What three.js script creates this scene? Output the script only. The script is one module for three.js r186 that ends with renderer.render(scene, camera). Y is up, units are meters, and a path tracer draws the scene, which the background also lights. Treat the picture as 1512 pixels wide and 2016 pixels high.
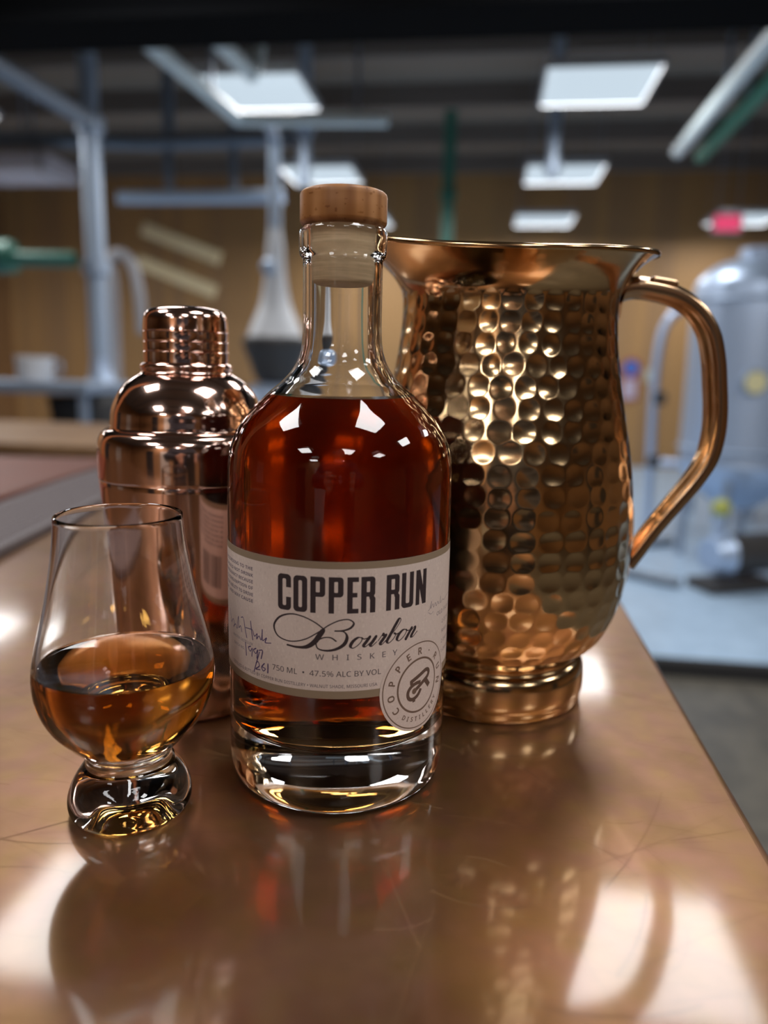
import * as THREE from 'three';
import { mergeGeometries } from 'three/addons/utils/BufferGeometryUtils.js';
import { RoundedBoxGeometry } from 'three/addons/geometries/RoundedBoxGeometry.js';
import { RectAreaLightUniformsLib } from 'three/addons/lights/RectAreaLightUniformsLib.js';
import { FontLoader } from 'three/addons/loaders/FontLoader.js';
import { MarchingCubes } from 'three/addons/objects/MarchingCubes.js';
import { TextGeometry } from 'three/addons/geometries/TextGeometry.js';

// ---------------------------------------------------------------- camera, light levels, exposure
const scene = new THREE.Scene();
scene.background = new THREE.Color(0x000000);
const camera = new THREE.PerspectiveCamera(2 * Math.atan(1008 / 1480) * 180 / Math.PI, 1512 / 2016, 0.02, 60);
camera.position.set(0, 0.1601, 0);
camera.rotation.order = 'YXZ';
camera.rotation.set(-10.6755 * Math.PI / 180, 0, 1.3327 * Math.PI / 180);
camera.focus = 0.276;
camera.userData.fStop = 4.8;
const renderer = new THREE.WebGLRenderer({ antialias: true });
renderer.toneMapping = THREE.LinearToneMapping;
renderer.toneMappingExposure = 1.0;
renderer.shadowMap.enabled = true;
RectAreaLightUniformsLib.init();
const PANEL_RADIANCE = 17, PANEL_TINT = new THREE.Color().setRGB(1.0, 0.985, 0.97);   // ceiling panels: the only light of the room
const PANEL_GLOW = [0.56, 0.67, 0.76];                                                  // what the eye sees of the diffusers

// ---------------------------------------------------------------- helpers
const YAW = -7.4 * Math.PI / 180, CA = Math.cos(YAW), SA = Math.sin(YAW);
const room = (a, y, b) => new THREE.Vector3(a * CA - b * SA, y, -a * SA - b * CA);   // a to the right, b away from the camera, square to the room
function rng(seed) { let s = seed | 0; return () => { s = (s + 0x6d2b79f5) | 0; let t = Math.imul(s ^ (s >>> 15), 1 | s); t = (t + Math.imul(t ^ (t >>> 7), 61 | t)) ^ t; return ((t ^ (t >>> 14)) >>> 0) / 4294967296; }; }
const used = new Map();
function numbered(name) { const n = used.get(name) ?? 0; used.set(name, n + 1); return n ? name + '_' + String(n).padStart(3, '0') : name; }
function thing(name, label, category, pos = [0, 0, 0], turn = 0, group) {
  const o = new THREE.Group(); o.name = numbered(name); scene.add(o);
  if (pos.isVector3) o.position.copy(pos); else o.position.set(...pos);
  o.rotation.y = turn; o.userData = { label, category }; if (group) o.userData.group = group; return o;
}
function part(name, geo, mat, parent, label) {
  const m = new THREE.Mesh(Array.isArray(geo) ? mergeGeometries(geo.map(clean)) : geo, mat); m.name = name; m.castShadow = m.receiveShadow = true;
  parent.add(m); if (label) m.userData.label = label; return m;
}
function single(name, geo, mat, label, category, group) { const m = part(numbered(name), geo, mat, scene, label); m.userData.category = category; if (group) m.userData.group = group; return m; }
function struct(name, geo, mat) { const m = part(name, geo, mat, scene); m.userData.kind = 'structure'; return m; }
function clean(g) { const n = g.index ? g.toNonIndexed() : g.clone(); for (const k of Object.keys(n.attributes)) if (!['position', 'normal', 'uv'].includes(k)) n.deleteAttribute(k); return n; }
const box = (w, h, d, x = 0, y = 0, z = 0, r = 0) => (r ? new RoundedBoxGeometry(w, h, d, 2, r) : new THREE.BoxGeometry(w, h, d)).translate(x, y, z);
function catmull(p, closed = false) { return new THREE.CatmullRomCurve3(p.map((q) => new THREE.Vector3(q[0], q[1], q[2] ?? 0)), closed, 'centripetal'); }
function tube(p, r, seg = 40, rad = 14, smooth = false) {
  const v = p.map((q) => new THREE.Vector3(...q)); let c;
  if (smooth) c = new THREE.CatmullRomCurve3(v, false, 'centripetal');
  else { c = new THREE.CurvePath(); for (let i = 0; i + 1 < v.length; i++) c.add(new THREE.LineCurve3(v[i], v[i + 1])); }
  return new THREE.TubeGeometry(c, seg, r, rad, false);
}
// a smooth curve through (r, y) points, sampled n times between each two
function fine(pts, n = 6) { const c = new THREE.CatmullRomCurve3(pts.map((p) => new THREE.Vector3(p[0], p[1], 0)), false, 'centripetal'); return c.getPoints((pts.length - 1) * n).map((v) => [Math.max(0, v.x), v.y]); }
// surface of revolution; outward is to the right of the way the profile runs upward; creases where it bends by more than 40 degrees; groups: [first segment, material]
function revolve(profile, seg = 96, groups) {
  const P = profile.filter((p, i) => !i || Math.hypot(p[0] - profile[i - 1][0], p[1] - profile[i - 1][1]) > 1e-7), n = P.length - 1;
  const N = []; for (let j = 0; j < n; j++) { const dr = P[j + 1][0] - P[j][0], dy = P[j + 1][1] - P[j][1], l = Math.hypot(dr, dy); N.push([dy / l, -dr / l, l]); }
  const at = (j, k) => { const a = N[j], b = N[k]; if (!b || a[0] * b[0] + a[1] * b[1] < 0.77) return a; const x = a[0] + b[0], y = a[1] + b[1], l = Math.hypot(x, y); return [x / l, y / l]; };
  const pos = [], nor = [], uv = [], idx = []; let v = 0;
  const seglist = [];
  for (let j = 0; j < n; j++) {
    const n0 = at(j, j - 1), n1 = at(j, j + 1), base = pos.length / 3, v1 = v + N[j][2];
    for (let i = 0; i <= seg; i++) {
      const t = i / seg * Math.PI * 2, c = Math.cos(t), s = Math.sin(t);
      for (const [q, m, vv] of [[P[j], n0, v], [P[j + 1], n1, v1]]) { pos.push(q[0] * c, q[1], q[0] * s); nor.push(m[0] * c, m[1], m[0] * s); uv.push(i / seg, vv); }
    }
    const start = idx.length;
    for (let i = 0; i < seg; i++) { const a = base + i * 2, b = a + 1, c = a + 2, d = a + 3; if (P[j][0] > 1e-6) idx.push(a, b, c); if (P[j + 1][0] > 1e-6) idx.push(b, d, c); }
    seglist.push([start, idx.length - start]); v = v1;
  }
  const g = new THREE.BufferGeometry();
  g.setAttribute('position', new THREE.Float32BufferAttribute(pos, 3)); g.setAttribute('normal', new THREE.Float32BufferAttribute(nor, 3)); g.setAttribute('uv', new THREE.Float32BufferAttribute(uv, 2));
  g.setIndex(idx);
  if (groups) { g.clearGroups(); groups.forEach(([from, m], k) => { const to = k + 1 < groups.length ? groups[k + 1][0] : n; const s = seglist[from][0], e = seglist[to - 1]; g.addGroup(s, e[0] + e[1] - s, m); }); }
  return g;
}
// a grid surface f(u, v) -> [x, y, z], nu by nv, smooth normals
function grid(nu, nv, f, closedU = false) {
  const pos = [], uv = [], idx = [];
  for (let j = 0; j <= nv; j++) for (let i = 0; i <= nu; i++) { pos.push(...f(i / nu, j / nv)); uv.push(i / nu, j / nv); }
  const w = nu + 1; for (let j = 0; j < nv; j++) for (let i = 0; i < nu; i++) { const a = j * w + i, b = a + w; idx.push(a, b, a + 1, b, b + 1, a + 1); }
  const g = new THREE.BufferGeometry(); g.setAttribute('position', new THREE.Float32BufferAttribute(pos, 3)); g.setAttribute('uv', new THREE.Float32BufferAttribute(uv, 2)); g.setIndex(idx); g.computeVertexNormals();
  if (closedU) { const n = g.attributes.normal; for (let j = 0; j <= nv; j++) { const a = j * w, b = a + nu, x = n.getX(a) + n.getX(b), y = n.getY(a) + n.getY(b), z = n.getZ(a) + n.getZ(b), l = Math.hypot(x, y, z) || 1; n.setXYZ(a, x / l, y / l, z / l); n.setXYZ(b, x / l, y / l, z / l); } }
  return g;
}
// value noise on a wrapping lattice
function noise2(seed, n) { const r = rng(seed), t = Float32Array.from({ length: n * n }, () => r()); return (x, y) => { x = ((x % n) + n) % n; y = ((y % n) + n) % n; const i = Math.floor(x), j = Math.floor(y), fx = x - i, fy = y - j, u = fx * fx * (3 - 2 * fx), v = fy * fy * (3 - 2 * fy), i1 = (i + 1) % n, j1 = (j + 1) % n; return (t[j * n + i] * (1 - u) + t[j * n + i1] * u) * (1 - v) + (t[j1 * n + i] * (1 - u) + t[j1 * n + i1] * u) * v; }; }
function texture(w, h, f, srgb, repeat) {
  const d = new Uint8Array(w * h * 4); for (let y = 0; y < h; y++) for (let x = 0; x < w; x++) { const c = f(x / w, y / h), o = (y * w + x) * 4; d[o] = c[0] * 255; d[o + 1] = c[1] * 255; d[o + 2] = c[2] * 255; d[o + 3] = 255; }
  const t = new THREE.DataTexture(d, w, h); t.magFilter = t.minFilter = THREE.LinearFilter; t.wrapS = t.wrapT = THREE.RepeatWrapping; if (srgb) t.colorSpace = THREE.SRGBColorSpace; if (repeat) t.repeat.set(...repeat); t.needsUpdate = true; return t;
}
function canvasTexture(c, srgb = true) { const t = new THREE.CanvasTexture(c); if (srgb) t.colorSpace = THREE.SRGBColorSpace; t.magFilter = THREE.LinearFilter; return t; }
const std = (o) => new THREE.MeshStandardMaterial(o), phys = (o) => new THREE.MeshPhysicalMaterial(o);
const lin = (r, g, b) => new THREE.Color().setRGB(r, g, b);

// ---------------------------------------------------------------- materials
function woodTexture(seed, a, b, stretch) {
  const n1 = noise2(seed, 32), n2 = noise2(seed + 1, 64);
  return texture(256, 512, (u, v) => { const g = 0.6 * n1(u * 32, v * stretch) + 0.4 * n2(u * 64, v * stretch * 3); const k = 0.5 + 0.5 * Math.sin(g * 14 + u * 9); const m = 0.35 * k + 0.65 * g; return [0, 1, 2].map((c) => a[c] + (b[c] - a[c]) * m); }, true);
}
const wallWoods = [0, 1, 2].map((k) => std({ map: woodTexture(11 + k, [0.62 + k * 0.03, 0.48 + k * 0.02, 0.33], [0.75 + k * 0.03, 0.59 + k * 0.02, 0.42], 3), roughness: 0.55 }));
const boardWood = std({ map: woodTexture(31, [0.90, 0.81, 0.62], [0.97, 0.90, 0.74], 3), roughness: 0.6 });
const counterWood = std({ map: woodTexture(35, [0.48, 0.36, 0.25], [0.60, 0.47, 0.34], 3), roughness: 0.5 });
const barWood = std({ map: woodTexture(37, [0.22, 0.13, 0.08], [0.35, 0.22, 0.13], 3), roughness: 0.5 });
const deckMat = std({ color: lin(0.24, 0.20, 0.165), roughness: 0.9 }), joistMat = std({ color: lin(0.20, 0.17, 0.15), roughness: 0.8 });
const blackSteel = phys({ color: lin(0.0025, 0.003, 0.004), roughness: 0.9, specularIntensity: 0.2 });
const pipeBlue = std({ color: lin(0.42, 0.51, 0.64), roughness: 0.4, metalness: 0.3 }), pipeCyan = std({ color: lin(0.80, 0.93, 0.96), roughness: 0.35 }), pipeGrey = std({ color: lin(0.20, 0.24, 0.30), roughness: 0.45, metalness: 0.3 });
const pipeWarm = std({ color: lin(0.36, 0.35, 0.37), roughness: 0.45, metalness: 0.2 });
const pipeGreen = std({ color: lin(0.05, 0.20, 0.15), roughness: 0.5 }), steel = std({ color: lin(0.50, 0.62, 0.82), roughness: 0.36, metalness: 0.55 }), steelDull = std({ color: lin(0.34, 0.42, 0.54), roughness: 0.45, metalness: 0.5 });
const whiteEnamel = std({ color: lin(0.72, 0.74, 0.78), roughness: 0.35 }), darkIron = std({ color: lin(0.045, 0.042, 0.042), roughness: 0.5 }), rubber = std({ color: lin(0.02, 0.02, 0.022), roughness: 0.8 });
const floorNear = (() => { const n = noise2(5, 32), m = noise2(6, 64); return std({ map: texture(256, 256, (u, v) => { const k = 0.6 * n(u * 32, v * 32) + 0.4 * m(u * 64, v * 64); return [0.30 + 0.13 * k, 0.29 + 0.12 * k, 0.27 + 0.1 * k]; }, true, [1, 1]), roughness: 0.4 }); })();
const floorFar = (() => { const n = noise2(7, 32), m = noise2(8, 64); return std({ map: texture(256, 256, (u, v) => { const k = 0.6 * n(u * 32, v * 32) + 0.4 * m(u * 64, v * 64); return [0.62 + 0.1 * k, 0.72 + 0.1 * k, 0.82 + 0.1 * k]; }, true, [1, 1]), roughness: 0.35 }); })();

// the copper bar sheet: mottled colour, hair scratches in roughness and relief
const [barRough, barBump] = (() => {
  const S = 1024, make = (bg, draw) => { const c = document.createElement('canvas'); c.width = c.height = S; const x = c.getContext('2d'); x.fillStyle = bg; x.fillRect(0, 0, S, S); draw(x); return c; };
  const hair = (x, r, n, wmax, alpha, col) => { for (let k = 0; k < n; k++) { const px = r() * S, py = r() * S, a = r() < 0.6 ? (r() - 0.5) * 0.9 : r() * Math.PI, l = 20 + r() * r() * 240, b = (r() - 0.5) * 30; x.strokeStyle = `rgba(${col},${(0.2 + 0.8 * r()) * alpha})`; x.lineWidth = 0.5 + r() * wmax; for (const [ox, oy] of [[0, 0], [S, 0], [-S, 0], [0, S], [0, -S]]) { x.beginPath(); x.moveTo(px + ox, py + oy); x.quadraticCurveTo(px + ox + Math.cos(a) * l / 2 - Math.sin(a) * b, py + oy + Math.sin(a) * l / 2 + Math.cos(a) * b, px + ox + Math.cos(a) * l, py + oy + Math.sin(a) * l); x.stroke(); } } };
  const rough = make('rgb(96,96,96)', (x) => { const r = rng(71); for (let k = 0; k < 260; k++) { const g = r() < 0.5 ? 80 : 116; x.fillStyle = `rgba(${g},${g},${g},0.10)`; x.beginPath(); x.ellipse(r() * S, r() * S, 20 + r() * 90, 12 + r() * 40, r() * 3, 0, 7); x.fill(); } hair(x, r, 1100, 0.8, 0.34, '165,165,165'); hair(x, r, 220, 1.6, 0.5, '185,185,185'); });
  const bump = make('rgb(128,128,128)', (x) => { const r = rng(72); hair(x, r, 900, 0.8, 0.5, '60,60,60'); hair(x, r, 60, 1.4, 0.6, '40,40,40'); for (let k = 0; k < 40; k++) { x.fillStyle = 'rgba(60,60,60,.6)'; x.beginPath(); x.ellipse(r() * S, r() * S, 1 + r() * 2.5, 1 + r() * 1.5, r() * 3, 0, 7); x.fill(); } });
  return [rough, bump].map((c) => { const t = canvasTexture(c, false); t.wrapS = t.wrapT = THREE.RepeatWrapping; return t; });
})();
const barCopper = (() => {
  const n = noise2(41, 16), m = noise2(42, 64), q = noise2(43, 128);
  const map = texture(512, 512, (u, v) => { const k = 0.55 * n(u * 16, v * 16) + 0.3 * m(u * 64, v * 64) + 0.15 * q(u * 128, v * 128), p = m(u * 64 + 31, v * 64); return [0.465 + 0.11 * k, 0.345 + 0.09 * k - 0.02 * p, 0.20 + 0.085 * k + 0.04 * p]; }, true);
  return phys({ map, metalness: 0.85, roughness: 1.0, roughnessMap: barRough, bumpMap: barBump, bumpScale: 0.00012, clearcoat: 0.6, clearcoatRoughness: 0.085 });
})();
const copperPolish = (() => { const S = 512, c = document.createElement('canvas'); c.width = c.height = S; const x = c.getContext('2d'), r = rng(81); x.fillStyle = 'rgb(70,70,70)'; x.fillRect(0, 0, S, S); for (let k = 0; k < 900; k++) { x.strokeStyle = `rgba(160,160,160,${0.05 + r() * 0.2})`; x.lineWidth = 0.4 + r() * 0.6; const px = r() * S, py = r() * S, a = r() * 6.3, l = 8 + r() * 50; x.beginPath(); x.moveTo(px, py); x.quadraticCurveTo(px + Math.cos(a) * l / 2 + 5 * r(), py + Math.sin(a) * l / 2 + 5 * r(), px + Math.cos(a) * l, py + Math.sin(a) * l); x.stroke(); } const t = canvasTexture(c, false); t.wrapS = t.wrapT = THREE.RepeatWrapping; t.repeat.set(3, 12); return t; })();
const shakerCopper = std({ color: lin(0.93, 0.64, 0.54), metalness: 1, roughness: 0.35, roughnessMap: copperPolish });
const pitcherCopper = std({ color: lin(0.66, 0.44, 0.235), metalness: 1, roughness: 0.14 });
const handleCopper = std({ color: lin(0.58, 0.37, 0.22), metalness: 1, roughness: 0.2 });
const GLASS = 1.5, LIQUID = 1.36;
const glassOut = phys({ color: 0xffffff, transmission: 1, thickness: 0.003, ior: GLASS, roughness: 0, name: 'clear_glass' });
const glassWet = phys({ color: 0xffffff, transmission: 1, thickness: 0.003, ior: GLASS / LIQUID, roughness: 0, name: 'glass_against_whiskey' });
const whiskey = phys({ color: 0xffffff, transmission: 1, thickness: 0.03, ior: 1.0, roughness: 0, attenuationColor: lin(0.54, 0.215, 0.04), attenuationDistance: 0.025, name: 'whiskey' });
const whiskeyGlass = phys({ color: 0xffffff, transmission: 1, thickness: 0.03, ior: 1.0, roughness: 0, attenuationColor: lin(0.62, 0.28, 0.045), attenuationDistance: 0.043, name: 'whiskey_in_glass' });
const whiskeyTop = phys({ color: 0xffffff, transmission: 1, thickness: 0.003, ior: LIQUID, roughness: 0, name: 'whiskey_surface' });

// ---------------------------------------------------------------- the room
const inRoom = (m) => { m.rotation.y = YAW; return m; };
const FLOOR = -1.05, DECK = 2.75, BACK = 10.0, LEFT = -6.6, RIGHT = 6.4, REAR = -4.6, STEP_B = 3.1, PLATFORM = -0.99;
const uvScale = (g, s) => { const p = g.attributes.position, u = g.attributes.uv; for (let i = 0; i < p.count; i++) u.setXY(i, p.getX(i) * s, p.getZ(i) * s + p.getY(i) * s); return g; };
inRoom(struct('floor', uvScale(box(RIGHT - LEFT + 0.6, 0.2, 13.2 - REAR + 0.6, (LEFT + RIGHT) / 2, FLOOR - 0.1, -(13.2 + REAR) / 2), 0.5), floorNear));
{ // raised distillery floor with a black rubber nosing along its front
  const t = thing('raised_floor', 'pale blue grey raised concrete floor of the distillery beyond the bar, with a black edge', 'floor', [0, 0, 0], YAW); t.userData.kind = 'structure';
  part('slab', uvScale(box(RIGHT - LEFT, PLATFORM - FLOOR, 13.0 - STEP_B, (LEFT + RIGHT) / 2, (PLATFORM + FLOOR) / 2, -(13.0 + STEP_B) / 2), 0.5), floorFar, t);
  part('nosing', box(RIGHT - LEFT, 0.075, 0.05, (LEFT + RIGHT) / 2, PLATFORM - 0.0305, -(STEP_B - 0.026), 0.008), rubber, t, 'black rubber nosing');
}
inRoom(struct('ceiling', box(RIGHT - LEFT + 0.6, 0.2, 13.2 - REAR + 0.6, (LEFT + RIGHT) / 2, DECK + 0.1, -(13.2 + REAR) / 2), deckMat));
{ const c = scene.getObjectByName('ceiling'); for (let b = -4; b < 13; b += 1.15) part('joist', box(RIGHT - LEFT, 0.2, 0.09, (LEFT + RIGHT) / 2, DECK - 0.1, -b), joistMat, c); }
const plankGeo = (() => { const g = [0.14].map((w) => box(w - 0.006, DECK - FLOOR - 0.1, 0.02, 0, (DECK + FLOOR - 0.1) / 2, 0, 0.003)); return g[0]; })();
{ // back wall of vertical boards, ending at a broad opening on the right
  const w = inRoom(struct('wall_back', box(3.75 - LEFT, DECK - FLOOR, 0.2, (3.75 + LEFT) / 2, (DECK + FLOOR) / 2, -(BACK + 0.12)), barWood));
  const r = rng(3); let k = 0; for (let a = LEFT + 0.07; a < 3.7; a += 0.14) { const p = part('plank', plankGeo, wallWoods[Math.floor(r() * 3)], w); p.position.set(a, 0, -(BACK + 0.01) + (r() - 0.5) * 0.006); k++; }
}
const sideWood = std({ map: (() => { const t = woodTexture(61, [0.56, 0.41, 0.27], [0.72, 0.55, 0.37], 3).clone(); t.repeat.set(5, 1); return t; })(), roughness: 0.55 });
const sideTile = (w, h, d, x, y, z) => box(w, h, d, x, y, z);
inRoom(struct('wall_far', sideTile(RIGHT - 3.5, DECK - FLOOR, 0.2, (RIGHT + 3.5) / 2, (DECK + FLOOR) / 2, -13.1), sideWood));
inRoom(struct('wall_return', sideTile(0.2, DECK - FLOOR, 3.4, 3.66, (DECK + FLOOR) / 2, -11.4), sideWood));
inRoom(struct('wall_left', sideTile(0.2, DECK - FLOOR, 13.2 - REAR, LEFT - 0.1, (DECK + FLOOR) / 2, -(13.2 + REAR) / 2), sideWood));
inRoom(struct('wall_right', sideTile(0.2, DECK - FLOOR, 13.2 - REAR, RIGHT + 0.1, (DECK + FLOOR) / 2, -(13.2 + REAR) / 2), sideWood));
inRoom(struct('wall_rear', sideTile(RIGHT - LEFT, DECK - FLOOR, 0.2, (LEFT + RIGHT) / 2, (DECK + FLOOR) / 2, -(REAR - 0.1)), sideWood));
const unseenDoorDark = std({ color: lin(0.03, 0.028, 0.03), roughness: 0.5 }), unseenDoorPale = std({ color: lin(0.6, 0.56, 0.5), roughness: 0.5 });  // doors out of view, placed to give dark and pale stripes in the shaker
[[-2.6, 0.95, REAR + 0.02, 0, unseenDoorDark], [1.7, 0.9, REAR + 0.02, 0, unseenDoorDark], [-0.8, 0.9, REAR + 0.02, 0, unseenDoorPale], [-1.2, 1.0, LEFT + 0.02, 1, unseenDoorDark], [1.6, 1.1, LEFT + 0.02, 1, unseenDoorPale], [0.6, 1.0, RIGHT - 0.02, 1, unseenDoorDark]].forEach(([a, w, b, side, m], k) => { const d = inRoom(struct('unseen_door_' + (k + 1), side ? box(0.05, 2.1, w, b, FLOOR + 1.05, a) : box(w, 2.1, 0.05, a, FLOOR + 1.05, -b), m)); part('unseen_door_handle', new THREE.SphereGeometry(0.03, 14, 10).translate(side ? b - Math.sign(b) * 0.05 : a + w * 0.4, FLOOR + 1.0, side ? a + w * 0.4 : -b - 0.05), steelDull, d); });
{ const t = thing('ceiling_beam', 'deep black steel beam running across the room under the ceiling, along the top of the picture', 'beam', room(0, 0, 3.25), YAW);
  part('web', box(RIGHT - LEFT, DECK - 1.53, 0.1, (LEFT + RIGHT) / 2, (DECK + 1.53) / 2, 0), blackSteel, t); part('flange', box(RIGHT - LEFT, 0.03, 0.3, (LEFT + RIGHT) / 2, 1.515, 0, 0.005), blackSteel, t); }

// ---------------------------------------------------------------- ceiling light panels, hung from the deck by wires
const panelFrameMat = std({ color: lin(0.55, 0.57, 0.6), roughness: 0.4 });
const glowMat = std({ color: lin(0.1, 0.1, 0.1), emissive: lin(...PANEL_GLOW), roughness: 0.9, name: 'lamp_diffuser' });
const PS = 0.62, PY = 1.85;
const frameGeo = mergeGeometries([[PS + 0.03, 0.045, 0.015, 0, 0.012, PS / 2 + 0.0075], [PS + 0.03, 0.045, 0.015, 0, 0.012, -PS / 2 - 0.0075], [0.015, 0.045, PS, PS / 2 + 0.0075, 0.012, 0], [0.015, 0.045, PS, -PS / 2 - 0.0075, 0.012, 0], [PS, 0.004, PS, 0, 0.033, 0]].map((p) => box(...p)));
const diffGeo = box(PS, 0.006, PS, 0, 0.004, 0), wireGeo = new THREE.CylinderGeometry(0.0025, 0.0025, DECK - PY - 0.03, 6).translate(0, (DECK - PY + 0.03) / 2, 0);
function panel(x, z, label) {
  const t = thing('ceiling_light', label, 'light', [x, PY, z], YAW, 'square ceiling light panels');
  part('frame', frameGeo, panelFrameMat, t); part('diffuser', diffGeo, glowMat, t);
  for (const [sx, sz] of [[-1, -1], [1, -1], [-1, 1], [1, 1]]) part('wire', wireGeo, steelDull, t).position.set(sx * 0.28, 0, sz * 0.28);
  const l = new THREE.RectAreaLight(PANEL_TINT, PANEL_RADIANCE, PS, PS); l.name = 'panel_light'; l.position.y = -0.004; l.rotation.x = -Math.PI / 2; t.add(l);
}
const PANELS = [
  [-0.84, -5.10, 'bright square light panel behind the pale blue pipes, above and left of the bottle stopper'],
  [1.21, -4.86, 'large bright square light panel at the upper right, nearest of those above the pitcher'],
  [-0.62, -7.10, 'white light panel directly behind the wooden bottle stopper'],
  [1.47, -6.88, 'second white light panel above the pitcher, below and behind the large one'],
  [1.71, -8.87, 'smallest white light panel above the pitcher rim, in front of the wooden wall'],
  [3.78, -8.55, 'light panel at the right edge of the picture behind the glowing red sign'],
  [3.98, -10.55, 'faint far light panel just right of the pitcher rim'],
  [-0.33, -9.13, 'light panel hidden behind the wooden bottle stopper, over the back wall'],  // behind the stopper, unseen; placed to light the back wall
  [0.97, -2.34, 'light panel out of view, mirrored in the bar top below the pitcher handle'], [-1.04, -2.46, 'light panel out of view, mirrored in the bar top left of the tasting glass'],
];
PANELS.push(
  [0.70, -0.02, 'light panel out of view, mirrored as the large right-hand highlight on the bottle shoulder'], [-1.33, -0.28, 'light panel out of view, mirrored as the large left-hand highlight on the bottle shoulder'],
  [0.42, 2.1, 'light panel behind the camera, mirrored as the middle small highlight on the bottle'], [-1.6, 1.85, 'light panel behind the camera, mirrored as the left small highlight on the bottle'],
  [0.15, 4.1, 'far light panel behind the camera, mirrored low in the middle of the bottle'], [-1.85, 3.85, 'far light panel behind the camera, mirrored lowest at the left of the bottle'],
  [2.40, -0.05, 'light panel right of the bar, mirrored high at the right of the bottle shoulder'], [2.30, 2.05, 'light panel behind and right of the camera, mirrored low at the right of the bottle'], [2.80, -2.25, 'light panel out of view at the right, mirrored outermost on the bottle shoulder'],
  [-3.12, -5.42, 'light panel just outside the left edge of the picture, above the worktable'], [-5.0, -6.0, 'light panel near the left wall, out of view'], [-4.75, -7.9, 'light panel out of view over the left end of the wooden back wall']);  // last three: added outside the view to brighten the left and back walls
for (const p of PANELS) panel(...p);

// ---------------------------------------------------------------- distillery behind the bar
const flange = (r, h, y) => new THREE.CylinderGeometry(r, r, h, 24).translate(0, y, 0);
function stand(name, label, x, z, r, mat, y0, y1, extra) {
  const t = thing(name, label, 'pipe', [x, 0, z]);
  part('pipe', new THREE.CylinderGeometry(r, r, y1 - y0, 24).translate(0, (y0 + y1) / 2, 0), mat, t);
  if (extra) for (const y of extra) part('coupling', flange(r * 1.45, 0.06, y), mat, t); return t;
}
stand('ceiling_pipe', 'pale blue vertical pipe left of the first light panel, behind the stopper', -0.655, -6, 0.048, pipeBlue, 1.5, DECK, [1.9]);
stand('ceiling_pipe', 'pale blue vertical pipe along the left side of the large right light panel', 1.15, -5.75, 0.045, pipeBlue, 1.55, DECK, [1.62]);
stand('ceiling_pipe', 'dark green vertical pipe between the bottle stopper and the pitcher rim', 0.57, -8, 0.062, pipeGreen, PLATFORM, DECK, [1.9]);
{ const t = thing('ceiling_pipe', 'light blue pipe that runs towards the back, then turns right below the light panel', 'pipe'); // receding, then along the room
  part('pipe', tube([[-1.12, 1.55, -3.46], [-1.068, 1.55, -3.71], [-0.883, 1.55, -4.635], [-0.45, 1.55, -4.605], [-0.03, 1.55, -4.575]], 0.038, 60, 14), pipeCyan, t); part('hanger', box(0.02, 1.2, 0.02, -0.955, 2.155, -4.28), steelDull, t); part('hanger', box(0.02, 1.2, 0.02, -0.2, 2.155, -4.587), steelDull, t); }
{ const t = thing('ceiling_pipe', 'short light blue pipe that runs back into the upper left light panel', 'pipe'); part('pipe', tube([[-0.80, 1.55, -3.46], [-0.681, 1.55, -3.98], [-0.66, 1.8, -4.06], [-0.655, 2.7, -4.07]], 0.038, 20, 14), pipeCyan, t); part('hanger', box(0.02, 1.2, 0.02, -0.75, 2.155, -3.68), steelDull, t); }
{ const t = thing('ceiling_pipe', 'light blue pipe slanting down from the upper right corner', 'pipe'); part('pipe', tube([[1.70, 1.7, -3.6], [1.98, 1.7, -5.6]], 0.045, 20, 14), pipeCyan, t); part('hanger', box(0.02, 1.05, 0.02, 1.83, 2.23, -4.5), steelDull, t); }
{ const t = thing('ceiling_pipe', 'dark green pipe slanting beside the light blue pipe at the right edge', 'pipe'); part('pipe', tube([[1.90, 1.7, -3.7], [2.18, 1.7, -5.7]], 0.045, 20, 14), std({ color: lin(0.04, 0.26, 0.18), roughness: 0.5 }), t); part('hanger', box(0.02, 1.05, 0.02, 2.04, 2.23, -4.7), steelDull, t); }
{ const t = thing('ceiling_pipe', 'grey pipe slanting down from the left edge to the thick standpipe', 'pipe'); part('pipe', tube([[-2.22, 1.7, -3.7], [-1.97, 1.7, -5.2]], 0.055, 20, 14), pipeGrey, t); part('hanger', box(0.02, 1.05, 0.02, -2.13, 2.23, -4.3), steelDull, t); }
{ const t = thing('ceiling_pipe', 'grey horizontal pipe across the dark upper left, behind the thick standpipe', 'pipe'); part('pipe', tube([[-3.6, 2.06, -7.0], [-2.1, 2.05, -7.0], [-0.75, 2.12, -7.0]], 0.06, 30, 14), pipeGrey, t);
  for (const x of [-3.2, -1.9, -0.95]) part('hanger', box(0.02, 0.66, 0.02, x, 2.4, -7.0), steelDull, t); }
{ const t = thing('ceiling_pipe', 'lower blue grey pipe ending at the still column left of the bottle', 'pipe'); part('pipe', tube([[-2.4, 1.60, -7.0], [-0.95, 1.64, -7.0]], 0.06, 20, 14), pipeBlue, t);
  for (const x of [-1.95, -1.38]) part('hanger', box(0.07, 1.12, 0.05, x, 2.2, -7.0), pipeGrey, t); }
{ const t = thing('air_duct', 'pale lavender sheet metal duct at the left edge of the picture, beyond the grey pipes', 'duct', [-3.75, 0, -7.15], YAW); part('duct_box', box(1.75, 0.16, 0.5, 0, 1.83, 0, 0.02), std({ color: lin(0.66, 0.63, 0.70), roughness: 0.5 }), t); for (const x of [-0.7, 0.2, 0.8]) part('seam_band', box(0.03, 0.18, 0.52, x, 1.83, 0, 0.01), pipeWarm, t); for (const x of [-0.6, 0.6]) part('hanger', box(0.02, DECK - 1.9, 0.02, x, (DECK + 1.9) / 2, 0), steelDull, t); }
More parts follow.
